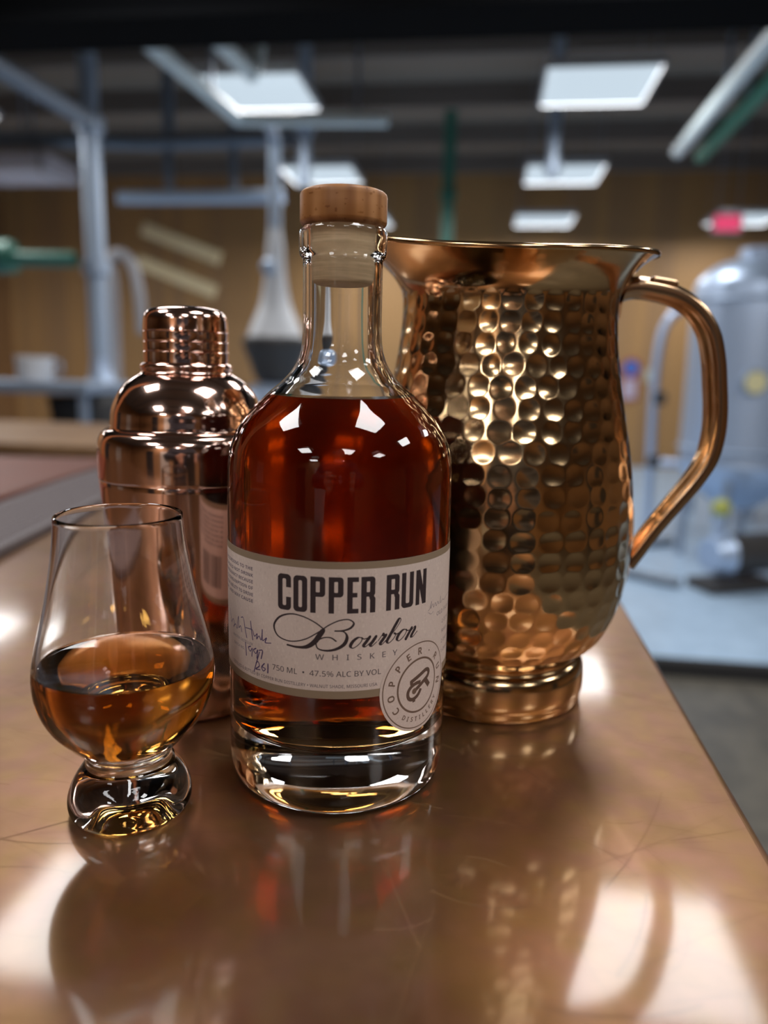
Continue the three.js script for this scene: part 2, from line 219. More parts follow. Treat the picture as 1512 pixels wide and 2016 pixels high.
{ // thick standpipe on a steel receiver tank
  const t = thing('standpipe', 'thick blue grey standpipe with a flared foot on a dark tank, at the left', 'pipe', [-2.06, PLATFORM, -5.5]); const Y = -PLATFORM;
  part('pipe', new THREE.CylinderGeometry(0.062, 0.068, DECK - 0.33, 24).translate(0, (DECK - 0.21) / 2 + Y, 0), pipeBlue, t);
  for (const y of [0.82, 1.75]) part('coupling', flange(0.095, 0.09, y + Y), pipeBlue, t);
  part('flared_foot', revolve(fine([[0.068, 0.24], [0.075, 0.17], [0.10, 0.08], [0.14, 0.03], [0.15, 0.0]].reverse().map(([r, y]) => [r, y + Y - 0.04])), 32), steel, t);
  part('tank', revolve([[0, 0.12], [0.1, 0.12], [0.15, 0.2], [0.16, 0.3], [0.16, Y - 0.13], [0.15, Y - 0.08], [0.12, Y - 0.045], [0, Y - 0.04]], 32), darkIron, t);
  for (let k = 0; k < 3; k++) { const a = k * 2.1 + 0.3; part('leg', box(0.03, 0.2, 0.03, Math.cos(a) * 0.11, 0.1, Math.sin(a) * 0.11), steelDull, t); }
}
{ const t = thing('pipe_run', 'dark green horizontal pipe joining the thick standpipe at the left edge', 'pipe', [0, 0, 0]); part('pipe', tube([[-3.6, 0.85, -5.40], [-2.16, 0.86, -5.40]], 0.05, 20, 14), pipeGreen, t); part('coupling', new THREE.CylinderGeometry(0.11, 0.11, 0.16, 24).rotateZ(Math.PI / 2).translate(-2.68, 0.87, -5.42), pipeGreen, t);
  part('bracket', box(0.04, 0.9, 0.04, -3.5, 0.4, -5.42), pipeGreen, t); part('post', box(0.06, 1.85, 0.06, -3.5, -0.07, -5.42), pipeGreen, t); }
{ // grey column behind the standpipe
  const t = thing('condenser_column', 'slim grey condenser column just right of the thick standpipe', 'still', [-2.34, PLATFORM, -6.4]);
  part('shell', revolve(fine([[0, 0], [0.10, 0.0], [0.11, 0.06], [0.11, 1.2], [0.11, 1.85], [0.09, 1.94], [0.04, 1.98], [0.0, 1.985]], 5), 32), pipeWarm, t); part('outlet_pipe', tube([[0.03, 1.96, 0.0], [0.12, 2.04, 0], [0.22, 1.98, 0], [0.28, 1.75, 0], [0.30, 1.4, 0]], 0.045, 30, 14, true), pipeWarm, t);
}
{ // pot still with a conical white hat
  const t = thing('pot_still', 'pot still with white cone, dark collar and thin pipe, left of the bottle neck', 'still', [-0.73, PLATFORM, -5.0]); const Y = -PLATFORM;
  part('cone', revolve(fine([[0.185, 0.345], [0.15, 0.44], [0.10, 0.56], [0.07, 0.72], [0.055, 0.90], [0.04, 1.02]].map(([r, y]) => [r, y + Y]), 8), 40), whiteEnamel, t, 'white enamelled cone');
  part('vapour_pipe', [new THREE.CylinderGeometry(0.036, 0.04, 0.52, 20).translate(0, 1.26 + Y, 0), tube([[0, 1.5 + Y, 0], [0, 1.54 + Y, 0.02], [0, 1.56 + Y, 0.08], [0, 1.56 + Y, 0.36]], 0.036, 30, 14, true)], pipeBlue, t);
  part('gauge_ball', new THREE.SphereGeometry(0.05, 20, 14).translate(-0.03, 0.78 + Y, 0.09), pipeBlue, t, 'blue grey ball');
  part('collar', revolve(fine([[0.10, 0.06], [0.135, 0.10], [0.17, 0.2], [0.2, 0.27], [0.215, 0.32], [0.20, 0.35], [0, 0.352]].map(([r, y]) => [r, y + Y]), 4), 40), darkIron, t, 'dark iron collar');
  part('boiler', revolve(fine([[0, -0.9], [0.22, -0.88], [0.3, -0.75], [0.3, -0.2], [0.24, -0.02], [0.15, 0.05], [0, 0.06]].map(([r, y]) => [r, y + Y]), 5), 40), steel, t);
  for (let k = 0; k < 3; k++) { const a = k * 2.1; part('leg', new THREE.CylinderGeometry(0.02, 0.02, 0.3, 10).translate(Math.cos(a) * 0.2, 0.15, Math.sin(a) * 0.2), steelDull, t); }
}
for (const [p, l] of [[[[-2.86, 1.70], [-1.94, 1.37]], 'upper of the two pale boards fixed aslant to the wooden wall'], [[[-2.93, 1.34], [-2.0, 1.0]], 'lower of the two pale boards fixed aslant to the wooden wall']]) {
  const dx = p[1][0] - p[0][0], dy = p[1][1] - p[0][1], z = -9.06 + 0.02; const b = single('wall_board', box(Math.hypot(dx, dy), 0.15, 0.05, 0, 0, 0, 0.008), boardWood, l, 'board', 'pale boards on the wall');
  b.position.copy(new THREE.Vector3((p[0][0] + p[1][0]) / 2, (p[0][1] + p[1][1]) / 2, z)); b.rotation.set(0, YAW, Math.atan2(dy, dx), 'YXZ');
}
{ // steel worktable at the left
  const t = thing('worktable', 'grey steel worktable at the left edge under the green pipe', 'table', room(-2.75, PLATFORM, 4.1), YAW); const H = 0.055 - PLATFORM;
  part('table_top', box(1.3, 0.06, 0.6, 0, H - 0.03, 0, 0.01), steelDull, t); part('shelf', box(1.24, 0.03, 0.55, 0, H - 0.34, 0), darkIron, t); for (const [x, z] of [[-0.6, -0.25], [0.6, -0.25], [-0.6, 0.25], [0.6, 0.25]]) part('leg', box(0.04, H - 0.06, 0.04, x, (H - 0.06) / 2, z), steelDull, t);
  const d = thing('bucket', 'dark bucket under the top of the grey worktable', 'bucket', room(-2.33, PLATFORM + H - 0.325, 4.05), YAW); part('body', revolve([[0, 0], [0.1, 0], [0.13, 0.24], [0.125, 0.24], [0.096, 0.006], [0, 0.006]], 28), rubber, d); part('rim', new THREE.TorusGeometry(0.13, 0.006, 8, 32).rotateX(Math.PI / 2).translate(0, 0.24, 0), rubber, d);
  const c = thing('cloth', 'small yellow green folded cloth on the grey worktable', 'cloth', room(-2.64, PLATFORM + H, 4.2), YAW); part('fold', box(0.1, 0.022, 0.09, 0, 0.011, 0, 0.008), std({ color: lin(0.45, 0.5, 0.08), roughness: 0.9 }), c); part('fold', box(0.09, 0.02, 0.08, 0.004, 0.032, 0, 0.008), std({ color: lin(0.5, 0.55, 0.1), roughness: 0.9 }), c);
  const w = thing('steel_pan', 'pale steel pan standing on the grey worktable', 'pan', room(-2.5, PLATFORM + H, 3.98), YAW); part('body', revolve([[0, 0], [0.085, 0], [0.095, 0.02], [0.1, 0.13], [0.105, 0.133], [0.1, 0.136], [0.096, 0.13], [0.09, 0.02], [0, 0.006]], 32), whiteEnamel, w); part('handle', tube([[0.1, 0.1, 0], [0.15, 0.11, 0], [0.15, 0.05, 0], [0.1, 0.04, 0]], 0.008, 20, 8, true), steelDull, w);
}
{ // service counter between the bar and the worktable
  const t = thing('service_counter', 'wooden service counter with a grey front edge beyond the far end of the copper bar', 'counter', room(-1.75, FLOOR, 2.45), YAW); const H = -0.075 - FLOOR;
  part('counter_top', box(2.1, 0.035, 0.8, 0, H - 0.0175, 0, 0.006), counterWood, t); part('front_edge', box(2.1, 0.07, 0.02, 0, H - 0.072, 0.37), std({ color: lin(0.30, 0.26, 0.27), roughness: 0.5 }), t, 'grey front edge'); part('cabinet', box(2.0, H - 0.11, 0.7, 0, (H - 0.11) / 2, 0), barWood, t);
  for (const x of [-0.66, 0, 0.66]) { const d = part('door', box(0.6, H - 0.25, 0.02, x, (H - 0.15) / 2, 0.36, 0.005), barWood, t); part('handle', tube([[x + 0.2, 0.7, 0.37], [x + 0.2, 0.7, 0.4], [x + 0.2, 0.6, 0.4], [x + 0.2, 0.6, 0.37]], 0.006, 20, 8), steelDull, d); }
}
// signs and switch on the wooden wall, right of the pitcher
const onWall = (x, z) => x * CA - z * SA;   // room coordinate a of a world point
{ const a = onWall(3.014, -9.2), t = thing('wall_sign', 'blue round sign with a red rim on the wooden wall, above the white one', 'sign', room(a, 0.26, BACK - 0.012), YAW, 'signs on the wall');
  part('plate', new THREE.CylinderGeometry(0.1, 0.1, 0.012, 40).rotateX(Math.PI / 2), std({ color: lin(0.08, 0.2, 0.62), roughness: 0.4 }), t); part('rim', new THREE.TorusGeometry(0.105, 0.014, 10, 40), std({ color: lin(0.35, 0.03, 0.05), roughness: 0.4 }), t, 'red rim'); }
{ const a = onWall(3.01, -9.2), t = thing('wall_sign', 'white upright sign with a red frame on the wooden wall, below the blue one', 'sign', room(a, 0.0, BACK - 0.012), YAW, 'signs on the wall');
  part('plate', box(0.17, 0.26, 0.012, 0, 0, 0, 0.004), std({ color: lin(0.62, 0.55, 0.68), roughness: 0.4 }), t); part('frame', [box(0.2, 0.02, 0.018, 0, 0.135, 0), box(0.2, 0.02, 0.018, 0, -0.135, 0), box(0.02, 0.27, 0.018, 0.09, 0, 0), box(0.02, 0.27, 0.018, -0.09, 0, 0)], std({ color: lin(0.4, 0.05, 0.08), roughness: 0.4 }), t, 'red frame'); }
{ const a = onWall(3.253, -9.2), t = thing('switch_plate', 'pale switch plate on the wooden wall, right of the signs', 'switch', room(a, 0.17, BACK - 0.008), YAW); part('plate', box(0.13, 0.15, 0.012, 0, 0, 0, 0.004), std({ color: lin(0.6, 0.6, 0.5), roughness: 0.4 }), t); part('toggle', box(0.02, 0.04, 0.02, 0, 0, 0.012, 0.004), whiteEnamel, t); }
{ const t = thing('exit_sign', 'small glowing red sign hanging in front of the light panel at the right edge', 'sign', [3.45, 1.72, -8.15], YAW); part('housing', box(0.3, 0.19, 0.05, 0, 0, 0, 0.01), whiteEnamel, t);
  part('lit_face', box(0.26, 0.15, 0.004, 0, 0, 0.026), std({ color: lin(0.3, 0.02, 0.05), emissive: lin(0.75, 0.07, 0.17), roughness: 0.5, name: 'sign_light' }), t, 'glowing red face'); for (const s of [-1, 1]) part('rod', new THREE.CylinderGeometry(0.006, 0.006, DECK - 1.81, 8).translate(s * 0.1, (DECK - 1.81) / 2 + 0.09, 0), steelDull, t);
  const l = new THREE.RectAreaLight(lin(1, 0.1, 0.2), 0.8, 0.26, 0.15); l.name = 'sign_glow'; l.position.z = 0.031; l.rotation.y = Math.PI; t.add(l); }
// stainless tanks at the right
function tank(label, x, z, r, h, mat) {
  const t = thing('steel_tank', label, 'tank', [x, PLATFORM, z], 0, 'stainless tanks at the right');
  part('shell', revolve(fine([[0, 0.34], [r * 0.3, 0.36], [r * 0.8, 0.5], [r, 0.62], [r, 0.66], [r, h * 0.6], [r, h - 0.06], [r * 0.96, h], [r * 0.7, h + 0.09], [r * 0.25, h + 0.14], [0, h + 0.145]], 5), 48), mat, t);
  for (const y of [0.72, h - 0.12]) part('band', new THREE.TorusGeometry(r + 0.004, 0.014, 8, 48).rotateX(Math.PI / 2).translate(0, y, 0), steelDull, t);
  for (let k = 0; k < 4; k++) { const a = k * Math.PI / 2 + 0.6; part('leg', new THREE.CylinderGeometry(0.025, 0.025, 0.62, 12).translate(Math.cos(a) * r * 0.85, 0.31, Math.sin(a) * r * 0.85), steelDull, t); }
  part('manway', new THREE.CylinderGeometry(r * 0.34, r * 0.34, 0.08, 28).translate(0, h + 0.15, 0), mat, t);
  const g = part('gauge', new THREE.CylinderGeometry(0.075, 0.075, 0.04, 28).rotateX(Math.PI / 2).translate(-r * 0.35, 1.13, r * 0.94), steelDull, t); part('dial', new THREE.CylinderGeometry(0.062, 0.062, 0.01, 28).rotateX(Math.PI / 2).translate(-r * 0.35, 1.13, r * 0.94 + 0.022), std({ color: lin(0.85, 0.78, 0.45), roughness: 0.5 }), g, 'cream yellow dial');
  return t;
}
tank('nearer stainless tank at the right edge, with a cream dial beside the pitcher handle', 2.22, -4.7, 0.36, 1.72, steel);
tank('farther stainless tank just right of the pitcher handle', 2.86, -6.3, 0.28, 1.62, steel);
{ const t = thing('transfer_pump', 'dark pump with a steel head on the floor in front of the nearer tank', 'pump', [1.95, PLATFORM, -4.05], 0.3); part('motor', new THREE.CylinderGeometry(0.11, 0.11, 0.3, 28).rotateZ(Math.PI / 2).translate(0.08, 0.2, 0), darkIron, t); part('pump_head', new THREE.CylinderGeometry(0.09, 0.12, 0.1, 28).rotateZ(Math.PI / 2).translate(-0.13, 0.2, 0), steel, t); part('base', box(0.45, 0.05, 0.22, 0, 0.03, 0, 0.01), darkIron, t); part('inlet', new THREE.CylinderGeometry(0.03, 0.03, 0.16, 14).translate(-0.13, 0.36, 0), steel, t); part('valve', new THREE.SphereGeometry(0.05, 18, 12).translate(-0.13, 0.46, 0), std({ color: lin(0.42, 0.44, 0.1), roughness: 0.5 }), t, 'yellow green valve'); }
{ const t = thing('hose', 'grey hose curling over the floor from the pump', 'hose'); part('run', tube([[1.64, PLATFORM + 0.03, -4.02], [1.5, PLATFORM + 0.03, -4.15], [1.3, PLATFORM + 0.03, -4.5], [1.6, PLATFORM + 0.03, -4.9], [2.0, PLATFORM + 0.03, -5.1]], 0.028, 60, 10, true), pipeGrey, t); }
{ const t = thing('process_pipe', 'steel pipework with valves standing between the two tanks', 'pipe', [1.93, PLATFORM, -5.4]); part('riser', tube([[0, 0, 0], [0, 1.5, 0], [0.12, 1.62, 0], [0.35, 1.62, 0.1]], 0.03, 50, 12, true), steel, t); part('branch', tube([[0, 0.55, 0], [0.2, 0.55, 0.1]], 0.028, 10, 12), steel, t); for (const y of [0.55, 1.0]) part('valve', box(0.09, 0.09, 0.09, 0, y, 0, 0.02), darkIron, t); }

// timber post at the left, out of view, placed to give the warm stripes in the copper
const postWood = std({ map: woodTexture(65, [0.66, 0.40, 0.22], [0.80, 0.52, 0.30], 3), roughness: 0.5 });
for (const [x, z, l] of [[-1.35, -0.95, 'orange brown timber post left of the bar, out of view, mirrored in the shaker']]) {
  const t = thing('unseen_timber_post', l, 'post', [x, FLOOR, z], YAW); part('post', box(0.15, DECK - FLOOR - 0.22, 0.15, 0, (DECK - FLOOR - 0.22) / 2, 0, 0.006), postWood, t); part('base_block', box(0.2, 0.14, 0.2, 0, 0.07, 0, 0.01), postWood, t);
}

// ---------------------------------------------------------------- the copper bar
const BA = 0.101;   // right edge of the bar, in room coordinate a
{ const t = thing('copper_bar', 'copper sheeted bar top with a rounded right edge, worn and finely scratched', 'bar', [0, 0, 0], YAW);
  const L = -1.25, N = -0.29, F = 1.125, T = 0.04, e = 0.004;
  // top sheet, its right edge rolled over
  const W = BA - L, D = F - N;
  const top = grid(120, 140, (u, v) => { const a = L + W * u, b = F - D * v; return [a, 0, -b]; });
  { const p = top.attributes.position, q = top.attributes.uv; for (let i = 0; i < p.count; i++) q.setXY(i, p.getX(i) / 0.5, p.getZ(i) / 0.5); }
  { const nn = top.attributes.normal; if (nn.getY(0) < 0) { const ix = top.index.array; for (let i = 0; i < ix.length; i += 3) { const s = ix[i]; ix[i] = ix[i + 1]; ix[i + 1] = s; } top.computeVertexNormals(); } }
  part('copper_sheet', top, barCopper, t);
  const edge = (() => { const sh = new THREE.Shape(); sh.moveTo(0, 0); sh.lineTo(-0.02, 0); sh.lineTo(-0.02, -T); sh.lineTo(e, -T); sh.lineTo(e, -e); sh.quadraticCurveTo(e, 0, 0, 0); const g = new THREE.ExtrudeGeometry(sh, { depth: D, bevelEnabled: false, curveSegments: 8 }); const q = g.attributes.uv, p = g.attributes.position; for (let i = 0; i < p.count; i++) q.setXY(i, p.getX(i) / 0.5 + p.getY(i) / 0.5, p.getZ(i) / 0.5); return g.translate(BA - 0.0001, -0.00005, -F); })();
  part('rolled_edge', edge, barCopper, t);
  const far = new THREE.CylinderGeometry(0.012, 0.012, W, 20).rotateZ(Math.PI / 2).translate(L + W / 2, -0.004, -F); part('far_edge', far, barCopper, t);
  part('core', box(W - 0.03, T - 0.002, D - 0.02, L + W / 2, -T / 2 - 0.002, -(F + N) / 2), barWood, t);
  part('cabinet', box(W - 0.2, -FLOOR - T, D - 0.2, L + W / 2 - 0.08, (FLOOR - T) / 2, -(F + N) / 2), barWood, t);
  for (let k = 0; k < 3; k++) part('panel', box(0.02, 0.75, 0.4, BA - 0.17, -0.55, -(N + 0.32 + k * 0.44), 0.006), barWood, t);
}
single('added_dark_ledge', box(0.62, 0.014, 0.52, -0.735, 0.0072, -0.915, 0.004), std({ map: woodTexture(77, [0.33, 0.145, 0.075], [0.43, 0.20, 0.11], 2), roughness: 0.5 }), 'added red brown ledge on the bar at the left beyond the rubber mat, for copper that mirrors dark things', 'ledge');  // added slab; its dark red brown stands for reflections in the bar copper
{ // rubber drip mat with rows of nubs on the bar at the left
  const t = thing('bar_mat', 'long grey rubber bar mat with rows of small nubs, at the left', 'mat', [-0.366, 0, -0.62], 0.035);
  const rub = std({ color: lin(0.13, 0.11, 0.115), roughness: 0.55 });
  part('mat_base', box(0.096, 0.005, 0.96, 0, 0.0026, 0, 0.002), rub, t); part('mat_border', [box(0.006, 0.009, 0.96, 0.045, 0.0045, 0, 0.002), box(0.006, 0.009, 0.96, -0.045, 0.0045, 0, 0.002), box(0.09, 0.009, 0.006, 0, 0.0045, 0.477, 0.002), box(0.09, 0.009, 0.006, 0, 0.0045, -0.477, 0.002)], rub, t);
  const nx = 11, nz = 125, im = new THREE.InstancedMesh(new THREE.CylinderGeometry(0.0021, 0.0025, 0.0035, 8), std({ color: lin(0.2, 0.17, 0.175), roughness: 0.5 }), nx * nz), m = new THREE.Matrix4();
  for (let i = 0; i < nx; i++) for (let j = 0; j < nz; j++) im.setMatrixAt(i * nz + j, m.makeTranslation((i - 5) * 0.0076, 0.0066, (j - 62) * 0.0076)); im.name = 'nubs'; im.userData.kind = 'stuff'; im.castShadow = im.receiveShadow = true; t.add(im);
}

// ---------------------------------------------------------------- bourbon bottle
const BX = -0.0172, BZ = -0.289, BR = 0.0432;
const bottleTurn = Math.atan2(-BX, -BZ);   // the label's middle line faces the camera
{
  const t = thing('whiskey_bottle', 'clear glass bourbon bottle with a wooden stopper and paper label, filled with red-brown whiskey', 'bottle', [BX, 0, BZ]);
  const outer = [...fine([[0.0, 0.0026], [0.02, 0.0022], [0.033, 0.0006], [0.0375, 0.0], [0.0408, 0.0012], [0.0424, 0.0045], [0.0431, 0.009], [BR, 0.014]], 5), ...fine([[BR, 0.016], [BR, 0.06], [BR, 0.1185], [0.0431, 0.1225], [0.0428, 0.1262], [0.0420, 0.1305], [0.0405, 0.1347], [0.0381, 0.1391], [0.0346, 0.1436], [0.0305, 0.1480], [0.0267, 0.1517], [0.0226, 0.1552], [0.0192, 0.1589], [0.0168, 0.1630], [0.0154, 0.1676], [0.0148, 0.1730], [0.0147, 0.185], [0.0147, 0.1988]], 6),
    ...fine([[0.01485, 0.1994], [0.0158, 0.2006], [0.01610, 0.2016], [0.0162, 0.2040], [0.0162, 0.2076], [0.0161, 0.2090], [0.0154, 0.2101]], 4), [0.0132, 0.2103], [0.0124, 0.2099]];
  const LEVEL = 0.1490, innerPts = [[0.0122, 0.2088], [0.0121, 0.1985], [0.0120, 0.1900], [0.0121, 0.1740], [0.0127, 0.1672], [0.0142, 0.1614], [0.0172, 0.1568], [0.0208, 0.1533], [0.0248, 0.1500]];
  const dry = fine(innerPts, 6), wet = fine([[0.0260, LEVEL], [0.0288, 0.1462], [0.0330, 0.1417], [0.0361, 0.1374], [0.0381, 0.1336], [0.0393, 0.1298], [0.0400, 0.1258], [0.0403, 0.1215], [0.0404, 0.1150], [0.0404, 0.0700], [0.0404, 0.0330], [0.0400, 0.0285], [0.0382, 0.0252], [0.0345, 0.0234], [0.02, 0.0232], [0.0, 0.0240]], 6);
  const prof = [...outer, ...dry, ...wet];
  part('glass_body', revolve(prof, 160, [[0, 0], [outer.length + dry.length - 1, 1]]), [glassOut, glassWet], t);
  const inset = wet.map(([r, y], i) => [Math.max(0, r - (r > 0.001 ? 0.00006 : 0)), y + (i > wet.length - 20 ? 0.00006 : 0)]);
  const liq = part('whiskey', revolve([...inset.slice().reverse().map(([r, y]) => [r, Math.min(y, LEVEL - 0.00003)]), [0.0, LEVEL - 0.00003]], 120), whiskey, t, 'deep red-brown whiskey');
  part('whiskey_surface', revolve([[0.0259, LEVEL + 0.0002], [0.0252, LEVEL], [0, LEVEL]], 96), whiskeyTop, liq);
  // stopper: turned wooden cap with a pale stopper plug in the neck
  const n = noise2(101, 32), m = noise2(102, 64);
  const capTex = texture(512, 128, (u, v) => { const g = n(u * 32, v * 1.2) * 0.6 + m(u * 64, v * 3) * 0.4, s = m(u * 64 + 7, v * 40) > 0.86 ? -0.1 : 0; const w = 0.22 * (n(u * 32 + 9, v * 0.6) - 0.5); return [0.58 + 0.2 * g + s + w, 0.385 + 0.17 * g + s + w, 0.215 + 0.13 * g + s + w]; }, true); capTex.repeat.set(1, 30);
  part('stopper_cap', revolve([...fine([[0, 0.2109], [0.0140, 0.2109], [0.0149, 0.2112]], 3), ...fine([[0.0157, 0.2121], [0.0159, 0.2127]], 2), ...fine([[0.0159, 0.218], [0.0159, 0.2213]], 3), ...fine([[0.0157, 0.2220], [0.0152, 0.2225], [0.0140, 0.22275], [0, 0.2229]], 4)], 80), std({ map: capTex, roughness: 0.45 }), t, 'turned wooden cap');
  const plugTex = texture(128, 256, (u, v) => { const g = m(u * 8, v * 64), h = n(u * 32, v * 32); return [0.90 + 0.08 * g - 0.04 * h, 0.78 + 0.08 * g - 0.04 * h, 0.61 + 0.08 * g - 0.04 * h]; }, true); plugTex.repeat.set(1, 40);
  part('stopper_plug', revolve([...fine([[0, 0.1905], [0.0096, 0.1905], [0.0109, 0.1913], [0.0114, 0.1928]], 3), ...[0.1962, 0.2000, 0.2038].flatMap((y) => [[0.0118, y], [0.01185, y + 0.0008], [0.0116, y + 0.0013], [0.0116, y + 0.002]]), [0.0118, 0.2075], [0.0118, 0.2110], [0, 0.2110]], 64), std({ map: plugTex, roughness: 0.7 }), t, 'pale stopper plug');

  // ---- paper label: print drawn in millimetres along the glass (s) and up from the bar (h)
  const S0 = -102, S1 = 69, H0 = 46.9, H1 = 96.2, K = 2048 / (S1 - S0), cv = document.createElement('canvas'); cv.width = 2048; cv.height = Math.round((H1 - H0) * K);
  const x = cv.getContext('2d'), X = (s) => (s - S0) * K, Yc = (h) => (H1 - h) * K, r = rng(121);
  x.fillStyle = '#cfbcb2'; x.fillRect(0, 0, cv.width, cv.height);
  for (let k = 0; k < 5200; k++) { const d = r() < 0.5; x.fillStyle = d ? 'rgba(150,130,125,.10)' : 'rgba(245,235,225,.12)'; x.beginPath(); x.ellipse(r() * cv.width, r() * cv.height, 1 + r() * 4, 1 + r() * 8, (r() - 0.5) * 0.5, 0, 7); x.fill(); }
  x.fillStyle = '#8a7660'; x.fillRect(0, 0, cv.width, K * 2.5); x.fillRect(0, cv.height - K * 2.9, cv.width, K * 2.9);
  const INK = '#2e2124';
  // heavy condensed capitals
  const cap = (ch, s, w) => {
    const st = 1.85, hb = 78.1, ht = 90.9; x.save(); x.translate(X(s), Yc(ht)); x.scale(K, K); const H = ht - hb; x.fillStyle = INK;
    const rr = (a, b, c, d, q) => { x.beginPath(); x.roundRect(a, b, c - a, d - b, q); x.fill(); }, ring = (a, b, c, d, q, q2) => { x.beginPath(); x.roundRect(a, b, c - a, d - b, q); x.roundRect(a + st, b + 1.6, c - a - 2 * st, d - b - 3.2, q2); x.fill('evenodd'); }, poly = (p) => { x.beginPath(); p.forEach((q, i) => (i ? x.lineTo(...q) : x.moveTo(...q))); x.closePath(); x.fill(); };
    if (ch === 'O') ring(0, 0, w, H, 1.5, 0.5);
    if (ch === 'C') { x.save(); x.beginPath(); x.rect(-1, -1, w + 2, 1 + H * 0.36); x.rect(-1, H * 0.63, w + 2, H); x.rect(-1, -1, 1 + st, H + 2); x.clip(); ring(0, 0, w, H, 1.5, 0.5); x.restore(); }
    if (ch === 'P' || ch === 'R') { rr(0, 0, st, H, 0.05); x.beginPath(); x.roundRect(0, 0, w, H * 0.55, [0.02, 1.2, 1.3, 0.02]); x.roundRect(st, 1.6, w - 2 * st, H * 0.55 - 3.2, 0.3); x.fill('evenodd'); if (ch === 'R') { x.beginPath(); x.roundRect(w - st + 0.1, H * 0.56, st + 0.05, H * 0.44, [0.1, 0.7, 0.05, 0.05]); x.fill(); poly([[w - st - 0.7, H * 0.44], [w - 0.55, H * 0.44], [w - 0.35, H * 0.53], [w - 0.2, H * 0.62], [w - st, H * 0.64]]); } }
    if (ch === 'E') { rr(0, 0, st, H, 0.05); rr(0, 0, w, 1.65, 0.05); rr(0, H - 1.65, w, H, 0.05); rr(0, H * 0.43, w - 0.45, H * 0.43 + 1.6, 0.05); }
    if (ch === 'U') { rr(0, 0, st, H - 1, 0.05); rr(w - st, 0, w, H - 1, 0.05); x.save(); x.beginPath(); x.rect(0, H * 0.5, w, H); x.clip(); ring(0, 0, w, H, 1.5, 0.5); x.restore(); }
    if (ch === 'N') { rr(0, 0, st, H, 0.05); rr(w - st, 0, w, H, 0.05); poly([[0, 0], [st + 0.1, 0], [w, H], [w - st - 0.1, H]]); }
    x.restore();
  };
  for (const [c, s, e] of [['C', -21.9, -16.8], ['O', -15.9, -10.9], ['P', -9.8, -4.7], ['P', -3.5, 1.5], ['E', 2.8, 6.7], ['R', 7.6, 12.5], ['R', 16.7, 21.8], ['U', 22.8, 28.1], ['N', 29.3, 34.7]]) cap(c, s, e - s);
  // pen: thick on the down stroke, thin on the up stroke
  const pen = (pts, thick, thin, col) => { const c = new THREE.CatmullRomCurve3(pts.map((p) => new THREE.Vector3(p[0], p[1], 0)), false, 'centripetal'), N = pts.length * 26; x.fillStyle = col; let was = c.getPoint(0), w = thin; for (let i = 1; i <= N; i++) { const p = c.getPoint(i / N), dx = p.x - was.x, dy = p.y - was.y, l = Math.hypot(dx, dy) || 1, d = Math.max(0, (-dy * 0.9 - dx * 0.45) / l); w += ((thin + (thick - thin) * d * d) - w) * 0.18; x.beginPath(); x.arc(X(p.x), Yc(p.y), w * K / 2, 0, 7); x.fill(); was = p; } };
  pen([[-5.2, 72.6], [-8, 74.6], [-12.5, 76.5], [-17, 76.9], [-21.5, 75], [-23.6, 71.6], [-22.2, 68.4], [-17.5, 67.0], [-12, 68.2], [-7, 71.2], [-3.2, 74], [0.5, 75.7], [3.6, 75.9], [5.2, 74.6], [4.2, 73], [1.5, 72.0], [-1.2, 71.9]], 0.75, 0.42, INK);
  pen([[-5.0, 72.4], [-6.5, 70.2], [-8.3, 67.6], [-11, 65.7], [-14.5, 65.2], [-18.2, 65.5]], 1.8, 0.45, INK);
  pen([[-1.2, 71.9], [1.8, 71.6], [2.9, 70], [2.2, 67.4], [-0.6, 65.4], [-4.4, 64.7], [-7.2, 65.5], [-7.6, 67.5], [-5.6, 69.2], [-2.6, 69.4], [-0.8, 68.2]], 1.25, 0.42, INK);
  const sl = (s, b, p) => p.map(([u, v]) => [s + u + v * 0.55, b + v]);
  pen(sl(3.6, 65.5, [[2.6, 3.6], [1.2, 3.9], [0, 2.6], [0.1, 0.8], [1.2, 0.1], [2.6, 1.2], [2.9, 3.0], [2.3, 3.8], [3.4, 3.2], [4.3, 3.4]]), 1.1, 0.3, INK);
  pen(sl(8.0, 65.7, [[0.2, 3.2], [0.9, 3.9], [0.6, 2.0], [0.4, 0.6], [1.0, 0.1], [2.2, 1.3], [3.2, 3.8], [3.0, 2.0], [2.8, 0.6], [3.4, 0.1], [4.6, 1.6]]), 1.1, 0.3, INK);
  pen(sl(12.8, 65.9, [[0.2, 1.6], [0.9, 4.1], [1.2, 3.5], [2.2, 3.7], [1.9, 2.0], [1.7, 0.5], [2.3, 0.1], [3.4, 1.6]]), 1.1, 0.3, INK);
  pen(sl(16.6, 66.1, [[0, 1.6], [1.6, 5.4], [1.8, 8.0], [1.0, 8.6], [0.5, 6.6], [0.3, 3.0], [0.3, 0.8], [1.2, 0.1], [2.5, 1.4], [2.5, 3.2], [1.8, 3.4], [2.6, 2.9], [3.6, 3.2]]), 1.1, 0.3, INK);
  pen(sl(20.8, 66.3, [[2.6, 3.6], [1.2, 3.9], [0, 2.6], [0.1, 0.8], [1.2, 0.1], [2.6, 1.2], [2.9, 3.0], [2.3, 3.8], [3.2, 3.2], [4.0, 3.2]]), 1.1, 0.3, INK);
  pen(sl(25.0, 66.5, [[0.2, 3.0], [0.8, 3.9], [0.5, 2.0], [0.2, 0.0], [0.9, 2.2], [2.3, 3.9], [2.7, 3.3], [2.4, 1.5], [2.4, 0.4], [3.1, 0.1], [4.6, 1.8]]), 1.1, 0.3, INK);
